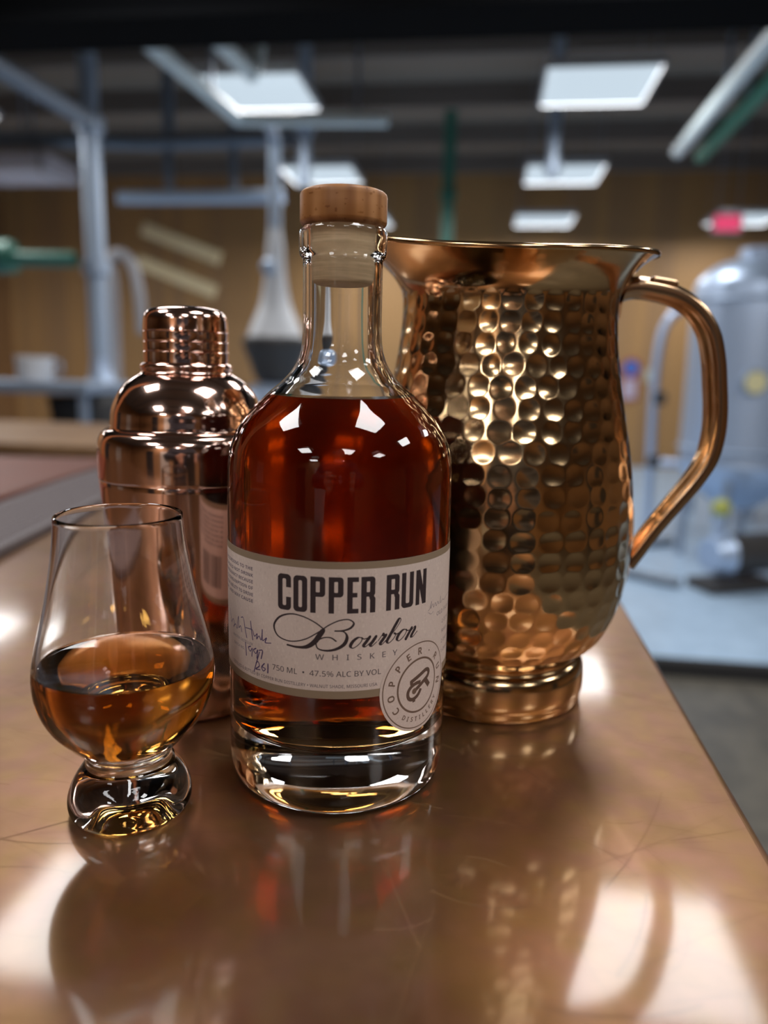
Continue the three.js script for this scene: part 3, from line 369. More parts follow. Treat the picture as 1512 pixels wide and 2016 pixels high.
  const text = (str, s, h, size, col, opt = {}) => { x.save(); x.fillStyle = col; x.font = `${opt.bold ? 'bold ' : ''}${size * K}px ${opt.face ?? 'sans-serif'}`; x.textBaseline = 'alphabetic'; const w = x.measureText(str).width, gap = opt.gap ? opt.gap * K : 0, full = w + gap * (str.length - 1); x.translate(X(s), Yc(h)); if (opt.fit) x.scale(opt.fit * K / full, 1); if (opt.right) x.translate(-full, 0); if (opt.skew) x.transform(1, 0, -opt.skew, 1, 0, 0); let px = 0; if (gap) for (const ch of str) { x.fillText(ch, px, 0); px += x.measureText(ch).width + gap; } else x.fillText(str, 0, 0); x.restore(); };
  text('WHISKEY', -8.0, 61.3, 2.7, '#4d4347', { gap: 1.9, fit: 29.6 });
  text('750 ML  \u2022  47.5% ALC BY VOL', -24.6, 55.2, 2.7, '#3c3236', { fit: 40 });
  text('DISTILLED & BOTTLED BY COPPER RUN DISTILLERY \u2022 WALNUT SHADE, MISSOURI USA', -49, 51.0, 1.65, '#4d4347', { fit: 63 });
  ['GOVERNMENT WARNING: (1) ACCORDING TO THE', 'SURGEON GENERAL, WOMEN SHOULD NOT DRINK', 'ALCOHOLIC BEVERAGES DURING PREGNANCY BECAUSE', 'OF THE RISK OF BIRTH DEFECTS. (2) CONSUMPTION OF', 'ALCOHOLIC BEVERAGES IMPAIRS YOUR ABILITY TO DRIVE', 'A CAR OR OPERATE MACHINERY, AND MAY CAUSE'].forEach((l, k) => text(l, -93, 89.6 - k * 2.36, 1.85, '#5a4d58', { fit: 59.5, bold: true }));
  text('HEALTH PROBLEMS.', -93, 89.6 - 6 * 2.36, 1.85, '#5a4d58', { bold: true, fit: 22 });
  { x.fillStyle = '#3a2e30'; let s = -92; const q = rng(55); while (s < -68) { const w = 0.25 + Math.floor(q() * 3) * 0.28; x.fillRect(X(s), Yc(71), w * K, 16 * K); s += w + 0.3 + Math.floor(q() * 3) * 0.28; } }
  // hand-written signature and batch number in violet ink
  const V = '#4b3a63'; pen([[-53.5, 70.5], [-52, 67.6], [-51, 65.4]], 0.5, 0.3, V); pen([[-51, 66], [-49, 67.6], [-47.6, 66], [-48.6, 64.8], [-46.4, 66.4], [-45, 65.2], [-44.6, 67.5], [-43.6, 70.2], [-43.4, 66], [-42, 67], [-41, 65]], 0.45, 0.3, V);
  pen([[-41.5, 70.4], [-40, 70.8], [-38.6, 66.5], [-37.6, 63.8]], 0.5, 0.3, V); pen([[-35.2, 70.8], [-34.6, 67], [-34, 64]], 0.5, 0.3, V); pen([[-38.4, 67.4], [-36, 67.6], [-34.2, 67.6], [-33, 65.6], [-31.6, 66.8], [-31.8, 64.9], [-30.6, 66.2], [-29.6, 65], [-29, 69], [-28.8, 65], [-27, 66.3], [-27.6, 64.6], [-25, 64.8]], 0.45, 0.3, V);
  text('MASTER DISTILLER', -49, 61.6, 1.35, '#6a5d68', { fit: 15 }); text('BATCH NO.', -48, 58.7, 1.35, '#6a5d68', { fit: 9 });
  pen([[-38.6, 61.8], [-38.2, 59.4], [-38, 57]], 0.5, 0.34, V); pen([[-35.2, 61.2], [-36.6, 60.4], [-35.6, 59.2], [-34.4, 60.6], [-34.6, 57.6]], 0.45, 0.32, V); pen([[-32.2, 61.2], [-33.6, 60.2], [-32.4, 59.2], [-31.4, 60.8], [-31.8, 57.6]], 0.45, 0.32, V); pen([[-30.8, 60.8], [-29, 61.2], [-29.6, 58]], 0.45, 0.32, V); pen([[-30.4, 60.4], [-33.4, 52.2]], 0.45, 0.34, V);
  pen([[-32.4, 55.6], [-31.2, 56.4], [-30.6, 55], [-32.4, 53.4], [-30.2, 53.6]], 0.45, 0.32, V); pen([[-28, 56.6], [-29.4, 54.8], [-28.6, 53.6], [-27.6, 54.6], [-29, 55]], 0.45, 0.32, V); pen([[-26.4, 56.8], [-26.4, 55], [-26.5, 53.4]], 0.5, 0.34, V);
  // right: small recipe
  pen([[36.6, 74.4], [37.5, 75], [38.6, 77.6], [38.2, 75], [39.6, 76.4], [40.2, 75], [41.4, 76.4], [42.2, 75], [43.4, 76.4], [44.4, 75.2], [46, 77.8], [46, 75.2], [48, 76], [50, 75.4], [54, 76.2], [60, 75.6]], 0.3, 0.2, '#7a6c70'); pen([[36.6, 73.8], [38.5, 72.8], [40, 73.4]], 0.25, 0.18, '#8a7c80');
  text('OLD FASHIONED', 42.6, 70.9, 2.1, '#6a5d62', { fit: 24 }); ['2 OZ BOURBON', 'RAW SUGAR', '2 DASH BITTERS', '1 ORANGE PEEL'].forEach((l, k) => text(l, 48, 66.6 - k * 4.0, 2.0, '#6a5d62', { fit: 20 }));
  const labelMat = std({ map: canvasTexture(cv), roughness: 0.62 }), paperBack = std({ color: lin(0.50, 0.42, 0.34), roughness: 0.85 });
  const sheetGeo = (R0, R1, s0, s1, h0, h1, ns) => { // a curved sheet with thickness: front, back and edges
    const f = (R) => (u, v) => { const s = (s0 + (s1 - s0) * u) / 1000, a = s / BR; return [Math.sin(a) * R, (h0 + (h1 - h0) * v) / 1000, Math.cos(a) * R]; };
    return [f(R1), f(R0)];
  };
  const flip = (g) => { const ix = g.index.array; for (let i = 0; i < ix.length; i += 3) { const s = ix[i]; ix[i] = ix[i + 1]; ix[i + 1] = s; } g.computeVertexNormals(); return g; };
  const [ff, fb] = sheetGeo(BR + 0.00004, BR + 0.00018, S0, S1, H0, H1); const facing = (g, sgn) => { const p = g.attributes.position, n = g.attributes.normal; return (p.getX(5) * n.getX(5) + p.getZ(5) * n.getZ(5)) * sgn < 0 ? flip(g) : g; };
  const lab = part('paper_label', facing(grid(160, 2, ff), 1), labelMat, t, 'printed cream paper label with a dull gold border'); lab.rotation.y = bottleTurn;
  part('label_back', facing(grid(160, 2, fb), -1), paperBack, lab);
  // round seal
  const cs = document.createElement('canvas'); cs.width = cs.height = 768; { const y = cs.getContext('2d'), k = 768 / 36; y.fillStyle = '#cdb9af'; y.fillRect(0, 0, 768, 768); for (let q = 0; q < 2500; q++) { y.fillStyle = r() < 0.5 ? 'rgba(150,130,125,.10)' : 'rgba(245,235,225,.12)'; y.beginPath(); y.ellipse(r() * 768, r() * 768, 1 + r() * 5, 1 + r() * 9, 0, 0, 7); y.fill(); }
    y.translate(384, 384); y.scale(k, k); const C = '#6d5547'; y.strokeStyle = C; y.lineWidth = 0.42; y.beginPath(); y.arc(0, 0, 16.3, 0, 7); y.stroke(); y.lineWidth = 0.75; y.beginPath(); y.arc(0, 0, 10.2, 0, 7); y.stroke(); y.fillStyle = C;
    const around = (str, rad, mid, step, size, outside) => { y.font = `bold ${size}px sans-serif`; y.textAlign = 'center'; y.textBaseline = 'middle'; [...str].forEach((ch, i) => { const a = (mid + (outside ? -1 : 1) * (i - (str.length - 1) / 2) * step) * Math.PI / 180; y.save(); y.translate(Math.cos(a) * rad, -Math.sin(a) * rad); y.rotate(outside ? Math.PI / 2 - a : -Math.PI / 2 - a); y.fillText(ch, 0, 0); y.restore(); }); };
    around('COPPER\u00b7RUN', 13.2, 103, 25, 3.9, true); around('DISTILLERY', 13.4, 279, 9.4, 2.5, false);
    y.lineWidth = 1.25; y.lineCap = 'butt'; y.lineJoin = 'round'; y.strokeStyle = '#5d463b'; const L = (p) => { y.beginPath(); p.forEach(([a, b], i) => (i ? y.lineTo(a, -b) : y.moveTo(a, -b))); y.stroke(); };
    y.lineWidth = 1.5; y.beginPath(); y.moveTo(-3.8, -1.0); y.lineTo(-4.0, -2.2); y.lineTo(3.0, -4.7); y.bezierCurveTo(5.4, -5.4, 6.6, -3.3, 4.4, -1.7); y.lineTo(-2.2, 1.7); y.stroke(); y.lineWidth = 1.9; L([[3.3, 1.4], [6.0, -1.9]]); y.lineWidth = 1.4; y.beginPath(); y.moveTo(0.8, -0.9); y.bezierCurveTo(-2.6, -1.6, -5.6, 0.0, -5.6, 2.3); y.bezierCurveTo(-5.6, 4.6, -3.6, 5.0, -2.4, 4.7); y.bezierCurveTo(-0.6, 4.2, 0.3, 3.2, 1.0, 1.7); y.stroke(); y.beginPath(); y.arc(-2.4, 1.8, 1.15, 0, 7); y.fill(); L([[-2.6, -4.6], [-2.4, -6.0]]); }
  const seal = (R, sgn) => { const g = grid(48, 12, (u, v) => { const a = u * Math.PI * 2, q = v * 17.5, s = 32.4 + q * Math.cos(a), h = 47.2 + q * Math.sin(a), w = s / 1000 / BR; return [Math.sin(w) * R, h / 1000, Math.cos(w) * R]; }); const uvA = g.attributes.uv; for (let j = 0; j <= 12; j++) for (let i = 0; i <= 48; i++) { const a = i / 48 * Math.PI * 2, q = j / 12 * 17.5 / 36; uvA.setXY(j * 49 + i, 0.5 + q * Math.cos(a), 0.5 + q * Math.sin(a)); } const p = g.attributes.position, n = g.attributes.normal, k = 49 * 6; return (p.getX(k) * n.getX(k) + p.getZ(k) * n.getZ(k)) * sgn < 0 ? flip(g) : g; };
  part('label_seal', seal(BR + 0.0003, 1), std({ map: canvasTexture(cs), roughness: 0.62 }), lab, 'round emblem that hangs below the label edge');
  part('seal_back', seal(BR + 0.00022, -1), paperBack, lab);
}

// ---------------------------------------------------------------- tasting glass
{
  const t = thing('tasting_glass', 'tulip shaped whisky tasting glass on a thick clear foot, part filled with amber whiskey', 'glass', [-0.0911, 0, -0.2536]);
  const outer = [...fine([[0, 0.0042], [0.009, 0.0038], [0.0155, 0.0014], [0.0182, 0.0002], [0.0200, 0.0002], [0.0212, 0.0012], [0.0219, 0.0040], [0.0214, 0.0082], [0.0198, 0.0122], [0.0172, 0.0164], [0.0154, 0.0192], [0.01475, 0.0208], [0.0149, 0.0222], [0.0158, 0.0236], [0.0185, 0.0262], [0.0222, 0.0302], [0.0258, 0.0345], [0.0284, 0.0392], [0.0301, 0.0440], [0.0310, 0.0495], [0.0310, 0.0550], [0.0300, 0.0612], [0.0283, 0.0686], [0.0260, 0.0780], [0.0241, 0.0875], [0.0226, 0.0960], [0.0217, 0.1030], [0.0213, 0.1088]], 5), [0.02115, 0.1094], [0.0207, 0.1097], [0.0203, 0.1094]];
  const LEVEL = 0.0560, dry = fine([[0.0201, 0.1086], [0.0205, 0.1030], [0.0214, 0.0960], [0.0229, 0.0875], [0.0248, 0.0780], [0.0271, 0.0686], [0.0288, 0.0612], [0.0296, 0.0565]], 5), wet = fine([[0.02965, LEVEL], [0.0297, 0.0540], [0.0296, 0.0497], [0.0287, 0.0446], [0.0270, 0.0400], [0.0244, 0.0355], [0.0208, 0.0313], [0.0165, 0.0280], [0.0110, 0.0262], [0.005, 0.0255], [0, 0.0254]], 6);
  part('glass_body', revolve([...outer, ...dry, ...wet], 144, [[0, 0], [outer.length + dry.length - 1, 1]]), [glassOut, glassWet], t);
  const inset = wet.map(([r, y], i) => [Math.max(0, r - 0.00005), y + (i > 12 ? 0.00005 : 0)]);
  const liq = part('whiskey', revolve([...inset.slice().reverse().map(([r, y]) => [r, Math.min(y, LEVEL - 0.00003)]), [0, LEVEL - 0.00003]], 120), whiskeyGlass, t, 'amber whiskey');
  part('whiskey_surface', revolve([[0.02955, LEVEL + 0.0009], [0.0291, LEVEL + 0.0003], [0.0284, LEVEL], [0, LEVEL]], 96), whiskeyTop, liq);
  // engraved ring of letters under the foot
  const font = await new FontLoader().loadAsync('fonts/droid/droid_sans_regular.typeface.json'), frost = std({ color: lin(0.75, 0.75, 0.75), roughness: 0.6 });
  const gs = []; [['THE GLENCAIRN', 0.0150, 0.0019, 0.16, 1.2]].forEach(([str, rad, size, step, mid]) => { [...str].forEach((ch, i) => { if (ch === ' ') return; const a = mid + ((str.length - 1) / 2 - i) * step; const g = new TextGeometry(ch, { font, size, depth: 0.00005, curveSegments: 3 }); g.translate(-size * 0.35, 0, 0); g.rotateX(-Math.PI / 2); g.rotateY(a - Math.PI / 2); g.translate(Math.cos(a) * rad, 0.0005, -Math.sin(a) * rad); gs.push(g); }); });
  { const str = 'GLASS'; [...str].forEach((ch, i) => { const a = -1.6 + (i - 2) * 0.2, size = 0.0019, rad = 0.0135; const g = new TextGeometry(ch, { font, size, depth: 0.00005, curveSegments: 3 }); g.translate(-size * 0.35, 0, 0); g.rotateX(-Math.PI / 2); g.rotateY(a + Math.PI / 2); g.translate(Math.cos(a) * rad, 0.0005, -Math.sin(a) * rad); gs.push(g); }); }
  part('engraving', gs, frost, t, 'frosted engraved lettering under the foot');
}

// ---------------------------------------------------------------- copper shaker
{
  const t = thing('cocktail_shaker', 'polished copper cocktail shaker with a stepped dome and ribbed cap, behind the tasting glass', 'shaker', [-0.0923, 0, -0.352]);
  part('cup', revolve([...fine([[0, 0.0012], [0.030, 0.0012], [0.0325, 0.0], [0.0340, 0.0008], [0.0346, 0.003]], 4), ...fine([[0.0348, 0.006], [0.0360, 0.036], [0.0377, 0.066], [0.0394, 0.094], [0.0403, 0.1085]], 6), [0.0401, 0.1090], [0.0396, 0.1090]], 128), shakerCopper, t, 'tapered copper cup');
  const dome = part('strainer_top', revolve([[0.0398, 0.1088], [0.0403, 0.1090], ...fine([[0.0405, 0.1096], [0.0406, 0.1150], [0.0406, 0.1215], [0.0404, 0.1245], [0.0397, 0.1275], [0.0384, 0.1298], [0.0366, 0.1312]], 5), ...fine([[0.0352, 0.1315], [0.0348, 0.1322], [0.0347, 0.1335], [0.0344, 0.1360], [0.0341, 0.1392], [0.0333, 0.1420], [0.0325, 0.1440], [0.0310, 0.1470], [0.0284, 0.1508], [0.0249, 0.1540], [0.0222, 0.1557], [0.0210, 0.1564]], 5), ...fine([[0.0203, 0.1570], [0.0202, 0.1578], [0.0208, 0.1588], [0.0208, 0.1598], [0.0203, 0.1606], [0.0196, 0.1610]], 5), ...fine([[0.0192, 0.1612], [0.0191, 0.1632]], 3)], 128), shakerCopper, t, 'stepped copper dome');
  const groove = (y) => [[0.01915, y - 0.0005], [0.0192, y - 0.0003], [0.0189, y], [0.0191, y + 0.0003], [0.01905, y + 0.0005]];
  part('cap', revolve([[0.0188, 0.1625], [0.0192, 0.1627], ...[0.1662, 0.1706, 0.1750].flatMap(groove), ...fine([[0.0188, 0.1790], [0.0186, 0.1808], [0.0180, 0.1826], [0.0167, 0.1841], [0.0145, 0.1852], [0.008, 0.1863], [0, 0.1866]], 5)], 112), shakerCopper, t, 'copper cap with fine rings');
}

// ---------------------------------------------------------------- hammered pitcher
{
  const t = thing('hammered_pitcher', 'tall hammered copper pitcher with a flared rim and strap handle, right of the bottle', 'pitcher', [0.0569, 0, -0.369]);
  const prof = fine([[0.0424, 0.0237], [0.0437, 0.0252], [0.0462, 0.0272], [0.0529, 0.0332], [0.0582, 0.0436], [0.0618, 0.0555], [0.0638, 0.0680], [0.0643, 0.0800], [0.0640, 0.0950], [0.0626, 0.1115], [0.0603, 0.1253], [0.0567, 0.1432], [0.0533, 0.1610], [0.0509, 0.1775], [0.0502, 0.1880], [0.0503, 0.1935], [0.0511, 0.1970], [0.0530, 0.2010], [0.0554, 0.2045], [0.0584, 0.2078], [0.0620, 0.2106], [0.0655, 0.2126]], 16);
  const len = [0]; for (let i = 1; i < prof.length; i++) len.push(len[i - 1] + Math.hypot(prof[i][0] - prof[i - 1][0], prof[i][1] - prof[i - 1][1]));
  const total = len[len.length - 1], NV = 330, NU = 560;
  const at = (d) => { let i = 1; while (i < len.length - 1 && len[i] < d) i++; const f = (d - len[i - 1]) / (len[i] - len[i - 1]), a = prof[i - 1], b = prof[i], dr = b[0] - a[0], dy = b[1] - a[1], l = Math.hypot(dr, dy); return [a[0] + dr * f, a[1] + dy * f, dy / l, -dr / l]; };
  // one hammer mark per cell, rows of about nine millimetres
  const ROWS = [], r = rng(201); { let d = 0.004, size = 0.0062; while (d < total) { const h = at(Math.min(d, total))[1]; if (h > 0.1925) break; size = h < 0.04 ? 0.0068 : 0.0091 + (r() - 0.5) * 0.0004; ROWS.push([d, size]); d += size; } }
  const COLS = 35, marks = ROWS.map(() => Array.from({ length: COLS }, () => [(r() - 0.5) * 0.16, (r() - 0.5) * 0.12, 0.7 + r() * 0.5, 0.84 + r() * 0.16]));
  const shift = ROWS.map(() => (r() - 0.5) * 0.5);
  const dent = (u, d) => { let s = 0; for (let j = 0; j < ROWS.length; j++) { const [d0, sz] = ROWS[j]; if (d < d0 - sz || d > d0 + 2 * sz) continue; const c = u * COLS + shift[j], k0 = Math.floor(c); for (const k of [k0 - 1, k0, k0 + 1]) { const m = marks[j][((k % COLS) + COLS) % COLS], x = (c - k - 0.5 - m[0]) / (0.50 * m[3]), y = ((d - d0) / sz - 0.5 - m[1]) / 0.52, q = Math.pow(Math.abs(x), 2.15) + Math.pow(Math.abs(y), 2.15); if (q < 1) s = Math.max(s, (1 - q) * (1 - 0.25 * q) * m[2]); } } return s; };
  const rim = (a) => { const c = Math.cos(a), s = Math.max(0, -c), h = Math.max(0, c), f = Math.max(0, Math.sin(a)); return [0.010 * s * s * s, 0.0065 * Math.pow(s, 4) + 0.0015 * h * h - 0.0040 * f - 0.001 * (1 - s) * (1 - h)]; };
  const outerPoint = (u, d) => { const a = u * Math.PI * 2, [R, y, nr, ny] = at(d), k = dent(u, d) * 0.00046, lift = THREE.MathUtils.smoothstep(y, 0.19, 0.2126), [dr, dh] = rim(a); const q = R - nr * k + dr * lift * lift, Y = y - ny * k + dh * lift; return [Math.cos(a) * q, Y, Math.sin(a) * q]; };
  const innerPoint = (u, d) => { const a = u * Math.PI * 2, [R, y, nr, ny] = at(d), lift = THREE.MathUtils.smoothstep(y, 0.19, 0.2126), [dr, dh] = rim(a); const q = R - nr * 0.0014 + dr * lift * lift, Y = y - ny * 0.0014 + dh * lift; return [Math.cos(a) * q, Y, Math.sin(a) * q]; };
  const D = (v) => v * total;
  const outG = grid(NU, NV, (u, v) => outerPoint(u, D(v)), true), inG = grid(160, 80, (u, v) => innerPoint(u, D(1 - v)), true);
  const lip = grid(NU, 8, (u, v) => { const o = outerPoint(u, total), i = innerPoint(u, total), th = v * Math.PI, m = o.map((q, k) => (q + i[k]) / 2), a = u * Math.PI * 2, rad = 0.0013, nx = Math.cos(a), nz = Math.sin(a); const x = Math.cos(th) * 0.55 + Math.sin(th) * 0.6, y = -Math.cos(th) * 0.8 + Math.sin(th) * 0.75; return [m[0] + nx * rad * x, m[1] + rad * y, m[2] + nz * rad * x]; }, true);
  part('body', [outG, inG], pitcherCopper, t, 'hammered copper body'); part('rim', lip, pitcherCopper, t, 'smooth rolled rim');
  part('foot', revolve([...fine([[0, 0.0015], [0.040, 0.0015], [0.0430, 0.0], [0.0449, 0.0003], [0.0456, 0.0016]], 4), ...fine([[0.0457, 0.0030], [0.0458, 0.0050]], 2), ...fine([[0.0463, 0.0056], [0.0467, 0.0075], [0.0468, 0.0125], [0.0464, 0.0170], [0.0452, 0.0200], [0.0437, 0.0215]], 4), ...fine([[0.0428, 0.0220], [0.0424, 0.0232], [0.0428, 0.0246]], 3), [0, 0.0248]], 128), pitcherCopper, t, 'smooth banded foot');
  // strap handle swept along its curve; ribbed outer face
  const path = catmull([[0.1065, 0.1985, 0], [0.1145, 0.2008, 0], [0.1245, 0.2000, 0], [0.1365, 0.1968, 0], [0.1455, 0.1908, 0], [0.1525, 0.1810, 0], [0.1562, 0.1690, 0], [0.1583, 0.1560, 0], [0.1597, 0.1450, 0], [0.1600, 0.1340, 0], [0.1580, 0.1215, 0], [0.1520, 0.1100, 0], [0.1425, 0.0968, 0], [0.1335, 0.0840, 0], [0.1268, 0.0735, 0], [0.1225, 0.0670, 0]].map(([x, y]) => [x - 0.0569, y]));
  const NS = 120, sec = []; for (let k = 0; k < 40; k++) { const a = k / 40 * Math.PI * 2; sec.push([Math.cos(a), Math.sin(a)]); }
  const strap = grid(40, NS, (u, v) => { const p = path.getPointAt(v), g = path.getTangentAt(v), n = [-g.y * -1, g.x * -1]; const a = u * Math.PI * 2, ca = Math.cos(a), sa = Math.sin(a), se = (q, e) => Math.sign(q) * Math.pow(Math.abs(q), e); const taper = 0.74 + 0.26 * Math.sin(Math.PI * Math.min(1, Math.max(0, v * 1.15 - 0.02))), W = 0.0092 * taper, z = se(ca, 0.6) * W; let o = se(sa, 0.6) * 0.0038; if (sa < 0) o = o - 0.0014 * Math.exp(-((z / 0.0022) ** 2)) + 0.0009 * Math.exp(-(((Math.abs(z) - 0.0048) / 0.0014) ** 2)); else o += 0.0016 * Math.exp(-((z / 0.0018) ** 2)) - 0.0013 * Math.exp(-(((Math.abs(z) - 0.0040) / 0.0016) ** 2)); return [p.x + n[0] * -o, p.y + n[1] * -o, z]; });
  const turn = (g) => { const p = g.attributes.position, n = g.attributes.normal, i = 41 * 60; const c = path.getPointAt(0.5); const s = (p.getX(i) - c.x) * n.getX(i) + (p.getY(i) - c.y) * n.getY(i) + p.getZ(i) * n.getZ(i); if (s < 0) { const ix = g.index.array; for (let k = 0; k < ix.length; k += 3) { const w = ix[k]; ix[k] = ix[k + 1]; ix[k + 1] = w; } g.computeVertexNormals(); } return g; };
  const h = part('handle', turn(strap), handleCopper, t, 'ribbed copper strap handle'); h.rotation.y = 0.0;
  part('lug', box(0.013, 0.005, 0.009, 0, 0, 0, 0.0018).rotateZ(-0.14).translate(0.0715, 0.2030, 0.001), handleCopper, h, 'small raised lug');
  const plate = (y0, y1, w) => grid(16, 16, (u, v) => { const y = y0 + (y1 - y0) * v; let R = 0.05; for (let i = 1; i < prof.length; i++) if (prof[i][1] >= y) { R = prof[i][0]; break; } const q = Math.sqrt(Math.max(0, 1 - (2 * v - 1) ** 2)), a = (u - 0.5) * w * (0.35 + 0.65 * q) / R; return [Math.cos(a) * (R + 0.0016), y, -Math.sin(a) * (R + 0.0016)]; });
  part('mount', turn2(plate(0.186, 0.203, 0.018)), handleCopper, h); part('mount', turn2(plate(0.048, 0.1, 0.020)), handleCopper, h);
  function turn2(g) { const n = g.attributes.normal; if (n.getX(140) < 0) { const ix = g.index.array; for (let k = 0; k < ix.length; k += 3) { const w = ix[k]; ix[k] = ix[k + 1]; ix[k + 1] = w; } g.computeVertexNormals(); } return g; }
}
// ---------------------------------------------------------------- the photographer and the phone, seen only mirrored in the copper and the bottle
{
  const seg = (p, a, b, ra, rb) => { const bx = b[0] - a[0], by = b[1] - a[1], bz = b[2] - a[2], px = p[0] - a[0], py = p[1] - a[1], pz = p[2] - a[2], t = Math.min(1, Math.max(0, (px * bx + py * by + pz * bz) / (bx * bx + by * by + bz * bz || 1))); return Math.hypot(px - bx * t, py - by * t, pz - bz * t) - (ra + (rb - ra) * t); };
  const smin = (a, b, k) => { const h = Math.max(k - Math.abs(a - b), 0) / k; return Math.min(a, b) - h * h * k / 4; };
  const ell = (p, c, r) => { const x = (p[0] - c[0]) / r[0], y = (p[1] - c[1]) / r[1], z = (p[2] - c[2]) / r[2], k = Math.hypot(x, y, z); return (k - 1) * Math.min(...r); };
  const bones = (list, k) => (p) => list.reduce((d, [a, b, ra, rb]) => smin(d, seg(p, a, b, ra, rb), k), 1);
  function skin(sdf, c, half, res) { // the surface of a distance field
    const mc = new MarchingCubes(res, new THREE.MeshBasicMaterial(), false, false, 400000), s = mc.size, f = mc.field, p = [0, 0, 0];
    for (let z = 0; z < s; z++) for (let y = 0; y < s; y++) for (let x = 0; x < s; x++) { p[0] = c[0] + (x - s / 2) / (s / 2) * half; p[1] = c[1] + (y - s / 2) / (s / 2) * half; p[2] = c[2] + (z - s / 2) / (s / 2) * half; f[z * s * s + y * s + x] = -sdf(p); }
    mc.isolation = 0; mc.update(); const n = mc.count, g = new THREE.BufferGeometry();
    g.setAttribute('position', new THREE.BufferAttribute(mc.positionArray.slice(0, n * 3).map((v, i) => c[i % 3] + v * half), 3)); g.setAttribute('normal', new THREE.BufferAttribute(mc.normalArray.slice(0, n * 3), 3)); g.setAttribute('uv', new THREE.BufferAttribute(new Float32Array(n * 2), 2)); return g;
  }
  const Z = 0.52, G = FLOOR, t = thing('person', 'person in a dark navy shirt holding up a phone, seen only mirrored in the copper', 'person');
  const skinMat = std({ color: lin(0.52, 0.30, 0.21), roughness: 0.5 }), shirt = std({ color: lin(0.012, 0.013, 0.022), roughness: 0.85 }), jeans = std({ color: lin(0.02, 0.025, 0.045), roughness: 0.85 }), hairMat = std({ color: lin(0.03, 0.018, 0.012), roughness: 0.6 });
  const torso = [[[-0.06, G + 0.98, Z], [0.06, G + 0.98, Z], 0.115, 0.115], [[0, G + 1.0, Z], [0, G + 1.2, Z], 0.125, 0.125], [[-0.07, G + 1.27, Z], [0.07, G + 1.27, Z], 0.115, 0.115], [[-0.15, G + 1.41, Z], [0.15, G + 1.41, Z], 0.06, 0.06]];
  const arm = (s) => [[[s * 0.175, G + 1.40, Z - 0.005], [s * 0.235, G + 1.17, Z - 0.13], 0.054, 0.042], [[s * 0.235, G + 1.17, Z - 0.13], [s * 0.085, G + 1.165, Z - 0.385], 0.041, 0.028]];
  const leg = (s) => [[[s * 0.09, G + 0.93, Z], [s * 0.10, G + 0.49, Z - 0.01], 0.088, 0.058], [[s * 0.10, G + 0.49, Z - 0.01], [s * 0.11, G + 0.09, Z + 0.02], 0.056, 0.037]];
  const foot = (s) => [[[s * 0.11, G + 0.06, Z + 0.03], [s * 0.12, G + 0.035, Z - 0.16], 0.045, 0.032]];
  const neck = [[[0, G + 1.42, Z], [0, G + 1.54, Z - 0.025], 0.056, 0.052]];
  const all = bones([...torso, ...arm(-1), ...arm(1), ...leg(-1), ...leg(1), ...foot(-1), ...foot(1), ...neck], 0.06);
  const HC = [0, G + 1.635, Z - 0.045];
  const headSDF = (p) => { // skull, jaw, brow, nose, mouth, ears; the face looks down at the phone
    const x = p[0] - HC[0], y0 = p[1] - HC[1], z0 = p[2] - HC[2], a = 0.42, y = y0 * Math.cos(a) - z0 * Math.sin(a), z = y0 * Math.sin(a) + z0 * Math.cos(a), q = [x, y, z];
    let d = ell(q, [0, 0.025, 0.012], [0.076, 0.096, 0.096]); d = smin(d, ell(q, [0, -0.055, -0.035], [0.054, 0.062, 0.058]), 0.04);
    d = smin(d, seg(q, [-0.035, 0.012, -0.078], [0.035, 0.012, -0.078], 0.012, 0.012), 0.02); d = smin(d, seg(q, [0, 0.0, -0.088], [0, -0.038, -0.104], 0.008, 0.0125), 0.014);
    for (const s of [-1, 1]) { d = Math.max(d, -(Math.hypot(x - s * 0.033, y + 0.006, z + 0.098) - 0.017)); d = smin(d, Math.hypot(x - s * 0.033, y + 0.006, z + 0.074) - 0.0145, 0.004); d = smin(d, ell(q, [s * 0.08, -0.012, 0.012], [0.01, 0.032, 0.02]), 0.008); }
    d = smin(d, seg(q, [-0.018, -0.066, -0.084], [0.018, -0.066, -0.084], 0.009, 0.009), 0.01); d = Math.max(d, -seg(q, [-0.022, -0.066, -0.096], [0.022, -0.066, -0.096], 0.0022, 0.0022)); d = smin(d, seg(q, [0, -0.098, -0.07], [0, -0.1, -0.066], 0.018, 0.018), 0.02);
    return smin(d, seg(p, neck[0][0], [0, G + 1.57, Z - 0.02], 0.056, 0.05), 0.03);
  };
  // each hand: palm and five bent fingers that hold the edge of the phone
  const fingers = (s) => { const W = [s * 0.085, G + 1.165, Z - 0.385], P = [s * 0.058, G + 1.166, 0.058], L = [[[s * 0.080, G + 1.165, 0.125], P, 0.026, 0.024], [[s * 0.066, G + 1.182, 0.07], [s * 0.056, G + 1.145, 0.06], 0.018, 0.017]];
    const tip = [[0.215, 0.028], [0.195, 0.02], [0.173, 0.016], [0.152, 0.024]];
    tip.forEach(([h, w], k) => { const y = G + 0.99 + h, b = [s * 0.062, y - 0.012 + k * 0.004, 0.042], m = [s * (0.062 - k * 0.002), y, 0.008], e = [s * (0.052 - w * 0.2), y + 0.002, -0.003 + 0.006]; L.push([P, b, 0.013, 0.010], [b, m, 0.0095, 0.0085], [m, [e[0], e[1], 0.0035], 0.008, 0.0068]); });
    L.push([[s * 0.064, G + 1.18, 0.075], [s * 0.046, G + 1.188, 0.044], 0.014, 0.011], [[s * 0.046, G + 1.188, 0.044], [s * 0.022, G + 1.19, 0.027], 0.0105, 0.0085]); return [[W, L[0][0], 0.027, 0.025], ...L]; };
  const handSDF = (s) => bones(fingers(s), 0.010);
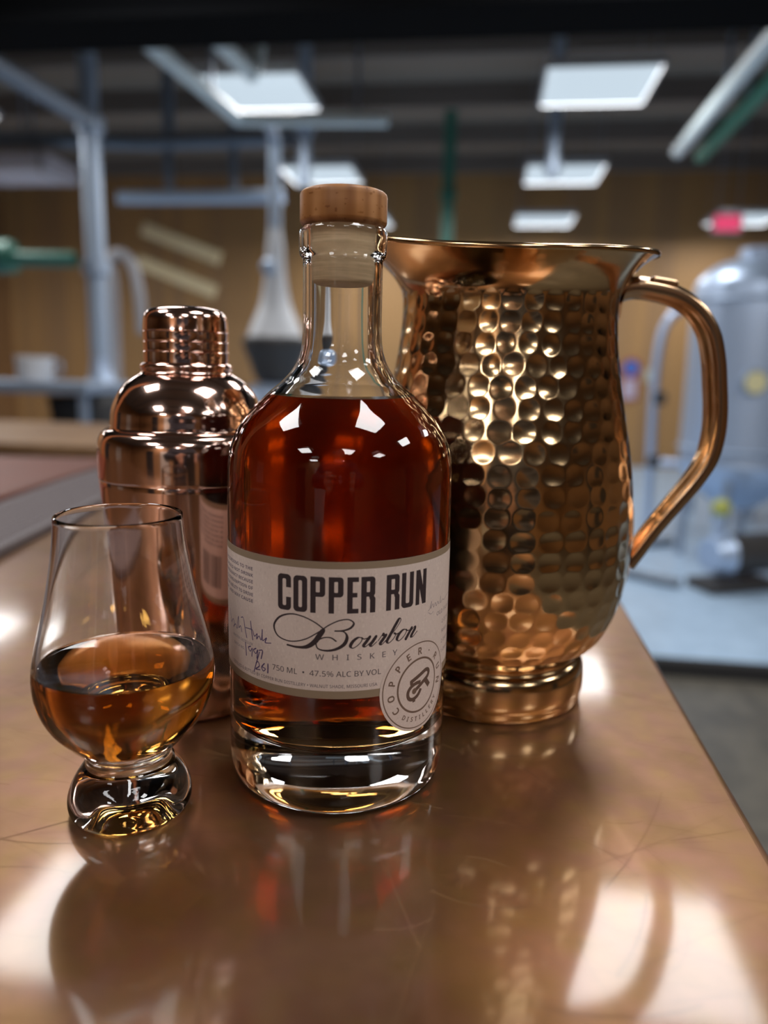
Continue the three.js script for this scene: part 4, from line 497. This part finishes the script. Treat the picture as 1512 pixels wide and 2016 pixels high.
  const bodyGeo = mergeGeometries([skin(all, [0, G + 0.80, Z - 0.12], 0.84, 112), skin(headSDF, [HC[0], HC[1] - 0.03, HC[2]], 0.20, 84), skin(handSDF(-1), [-0.055, G + 1.165, 0.07], 0.10, 62), skin(handSDF(1), [0.055, G + 1.165, 0.07], 0.10, 62)]);
  part('body', bodyGeo, skinMat, t);
  const top = bones([...torso, ...arm(-1), ...arm(1)].map(([a, b, ra, rb]) => [a, b, ra + 0.012, rb + 0.012]), 0.06), low = bones([...torso.slice(0, 1), ...leg(-1), ...leg(1)].map(([a, b, ra, rb]) => [a, b, ra + 0.012, rb + 0.016]), 0.05), shoe = bones([...foot(-1), ...foot(1)].map(([a, b, ra, rb]) => [a, b, ra + 0.008, rb + 0.01]), 0.02);
  part('shirt', skin((p) => Math.max(top(p), G + 0.88 - p[1], Math.hypot(p[0], p[2] - Z + 0.02) < 0.075 ? p[1] - (G + 1.475) : -1), [0, G + 1.18, Z - 0.15], 0.44, 84), shirt, t, 'dark navy shirt');
  part('trousers', skin((p) => Math.max(low(p), p[1] - (G + 1.0)), [0, G + 0.55, Z], 0.58, 76), jeans, t, 'dark trousers'); part('shoes', skin((p) => Math.max(shoe(p), G - p[1]), [0, G + 0.09, Z - 0.06], 0.24, 48), rubber, t, 'black shoes');
  part('hair', skin((p) => { const x = p[0] - HC[0], y0 = p[1] - HC[1], z0 = p[2] - HC[2], a = 0.42, y = y0 * Math.cos(a) - z0 * Math.sin(a), z = y0 * Math.sin(a) + z0 * Math.cos(a); return Math.max(ell([x, y, z], [0, 0.03, 0.018], [0.084, 0.104, 0.102]), -(y + 0.03) - Math.max(0, z) * 0.9, 0.052 - y - (z + 0.062) * 3.2); }, [HC[0], HC[1] + 0.02, HC[2] + 0.02], 0.17, 60), hairMat, t, 'short dark hair');
  // the phone sits just behind the lens, leaning as the camera does
  const ph = thing('phone', 'black phone held upright by the mirrored person', 'phone', [0, 0, 0]); ph.position.copy(camera.position); ph.rotation.copy(camera.rotation);
  part('case', box(0.073, 0.158, 0.0085, 0.016, -0.052, 0.0085, 0.004), std({ color: lin(0.01, 0.01, 0.011), roughness: 0.35 }), ph);
  const ring = new THREE.CylinderGeometry(0.009, 0.009, 0.002, 28).rotateX(Math.PI / 2); for (const y of [-0.022, -0.042]) part('lens', ring.clone().translate(0, y, 0.0035), steelDull, ph);
  part('screen', box(0.069, 0.15, 0.001, 0.016, -0.052, 0.013), std({ color: lin(0.02, 0.02, 0.025), roughness: 0.15 }), ph);
}
renderer.render(scene, camera);
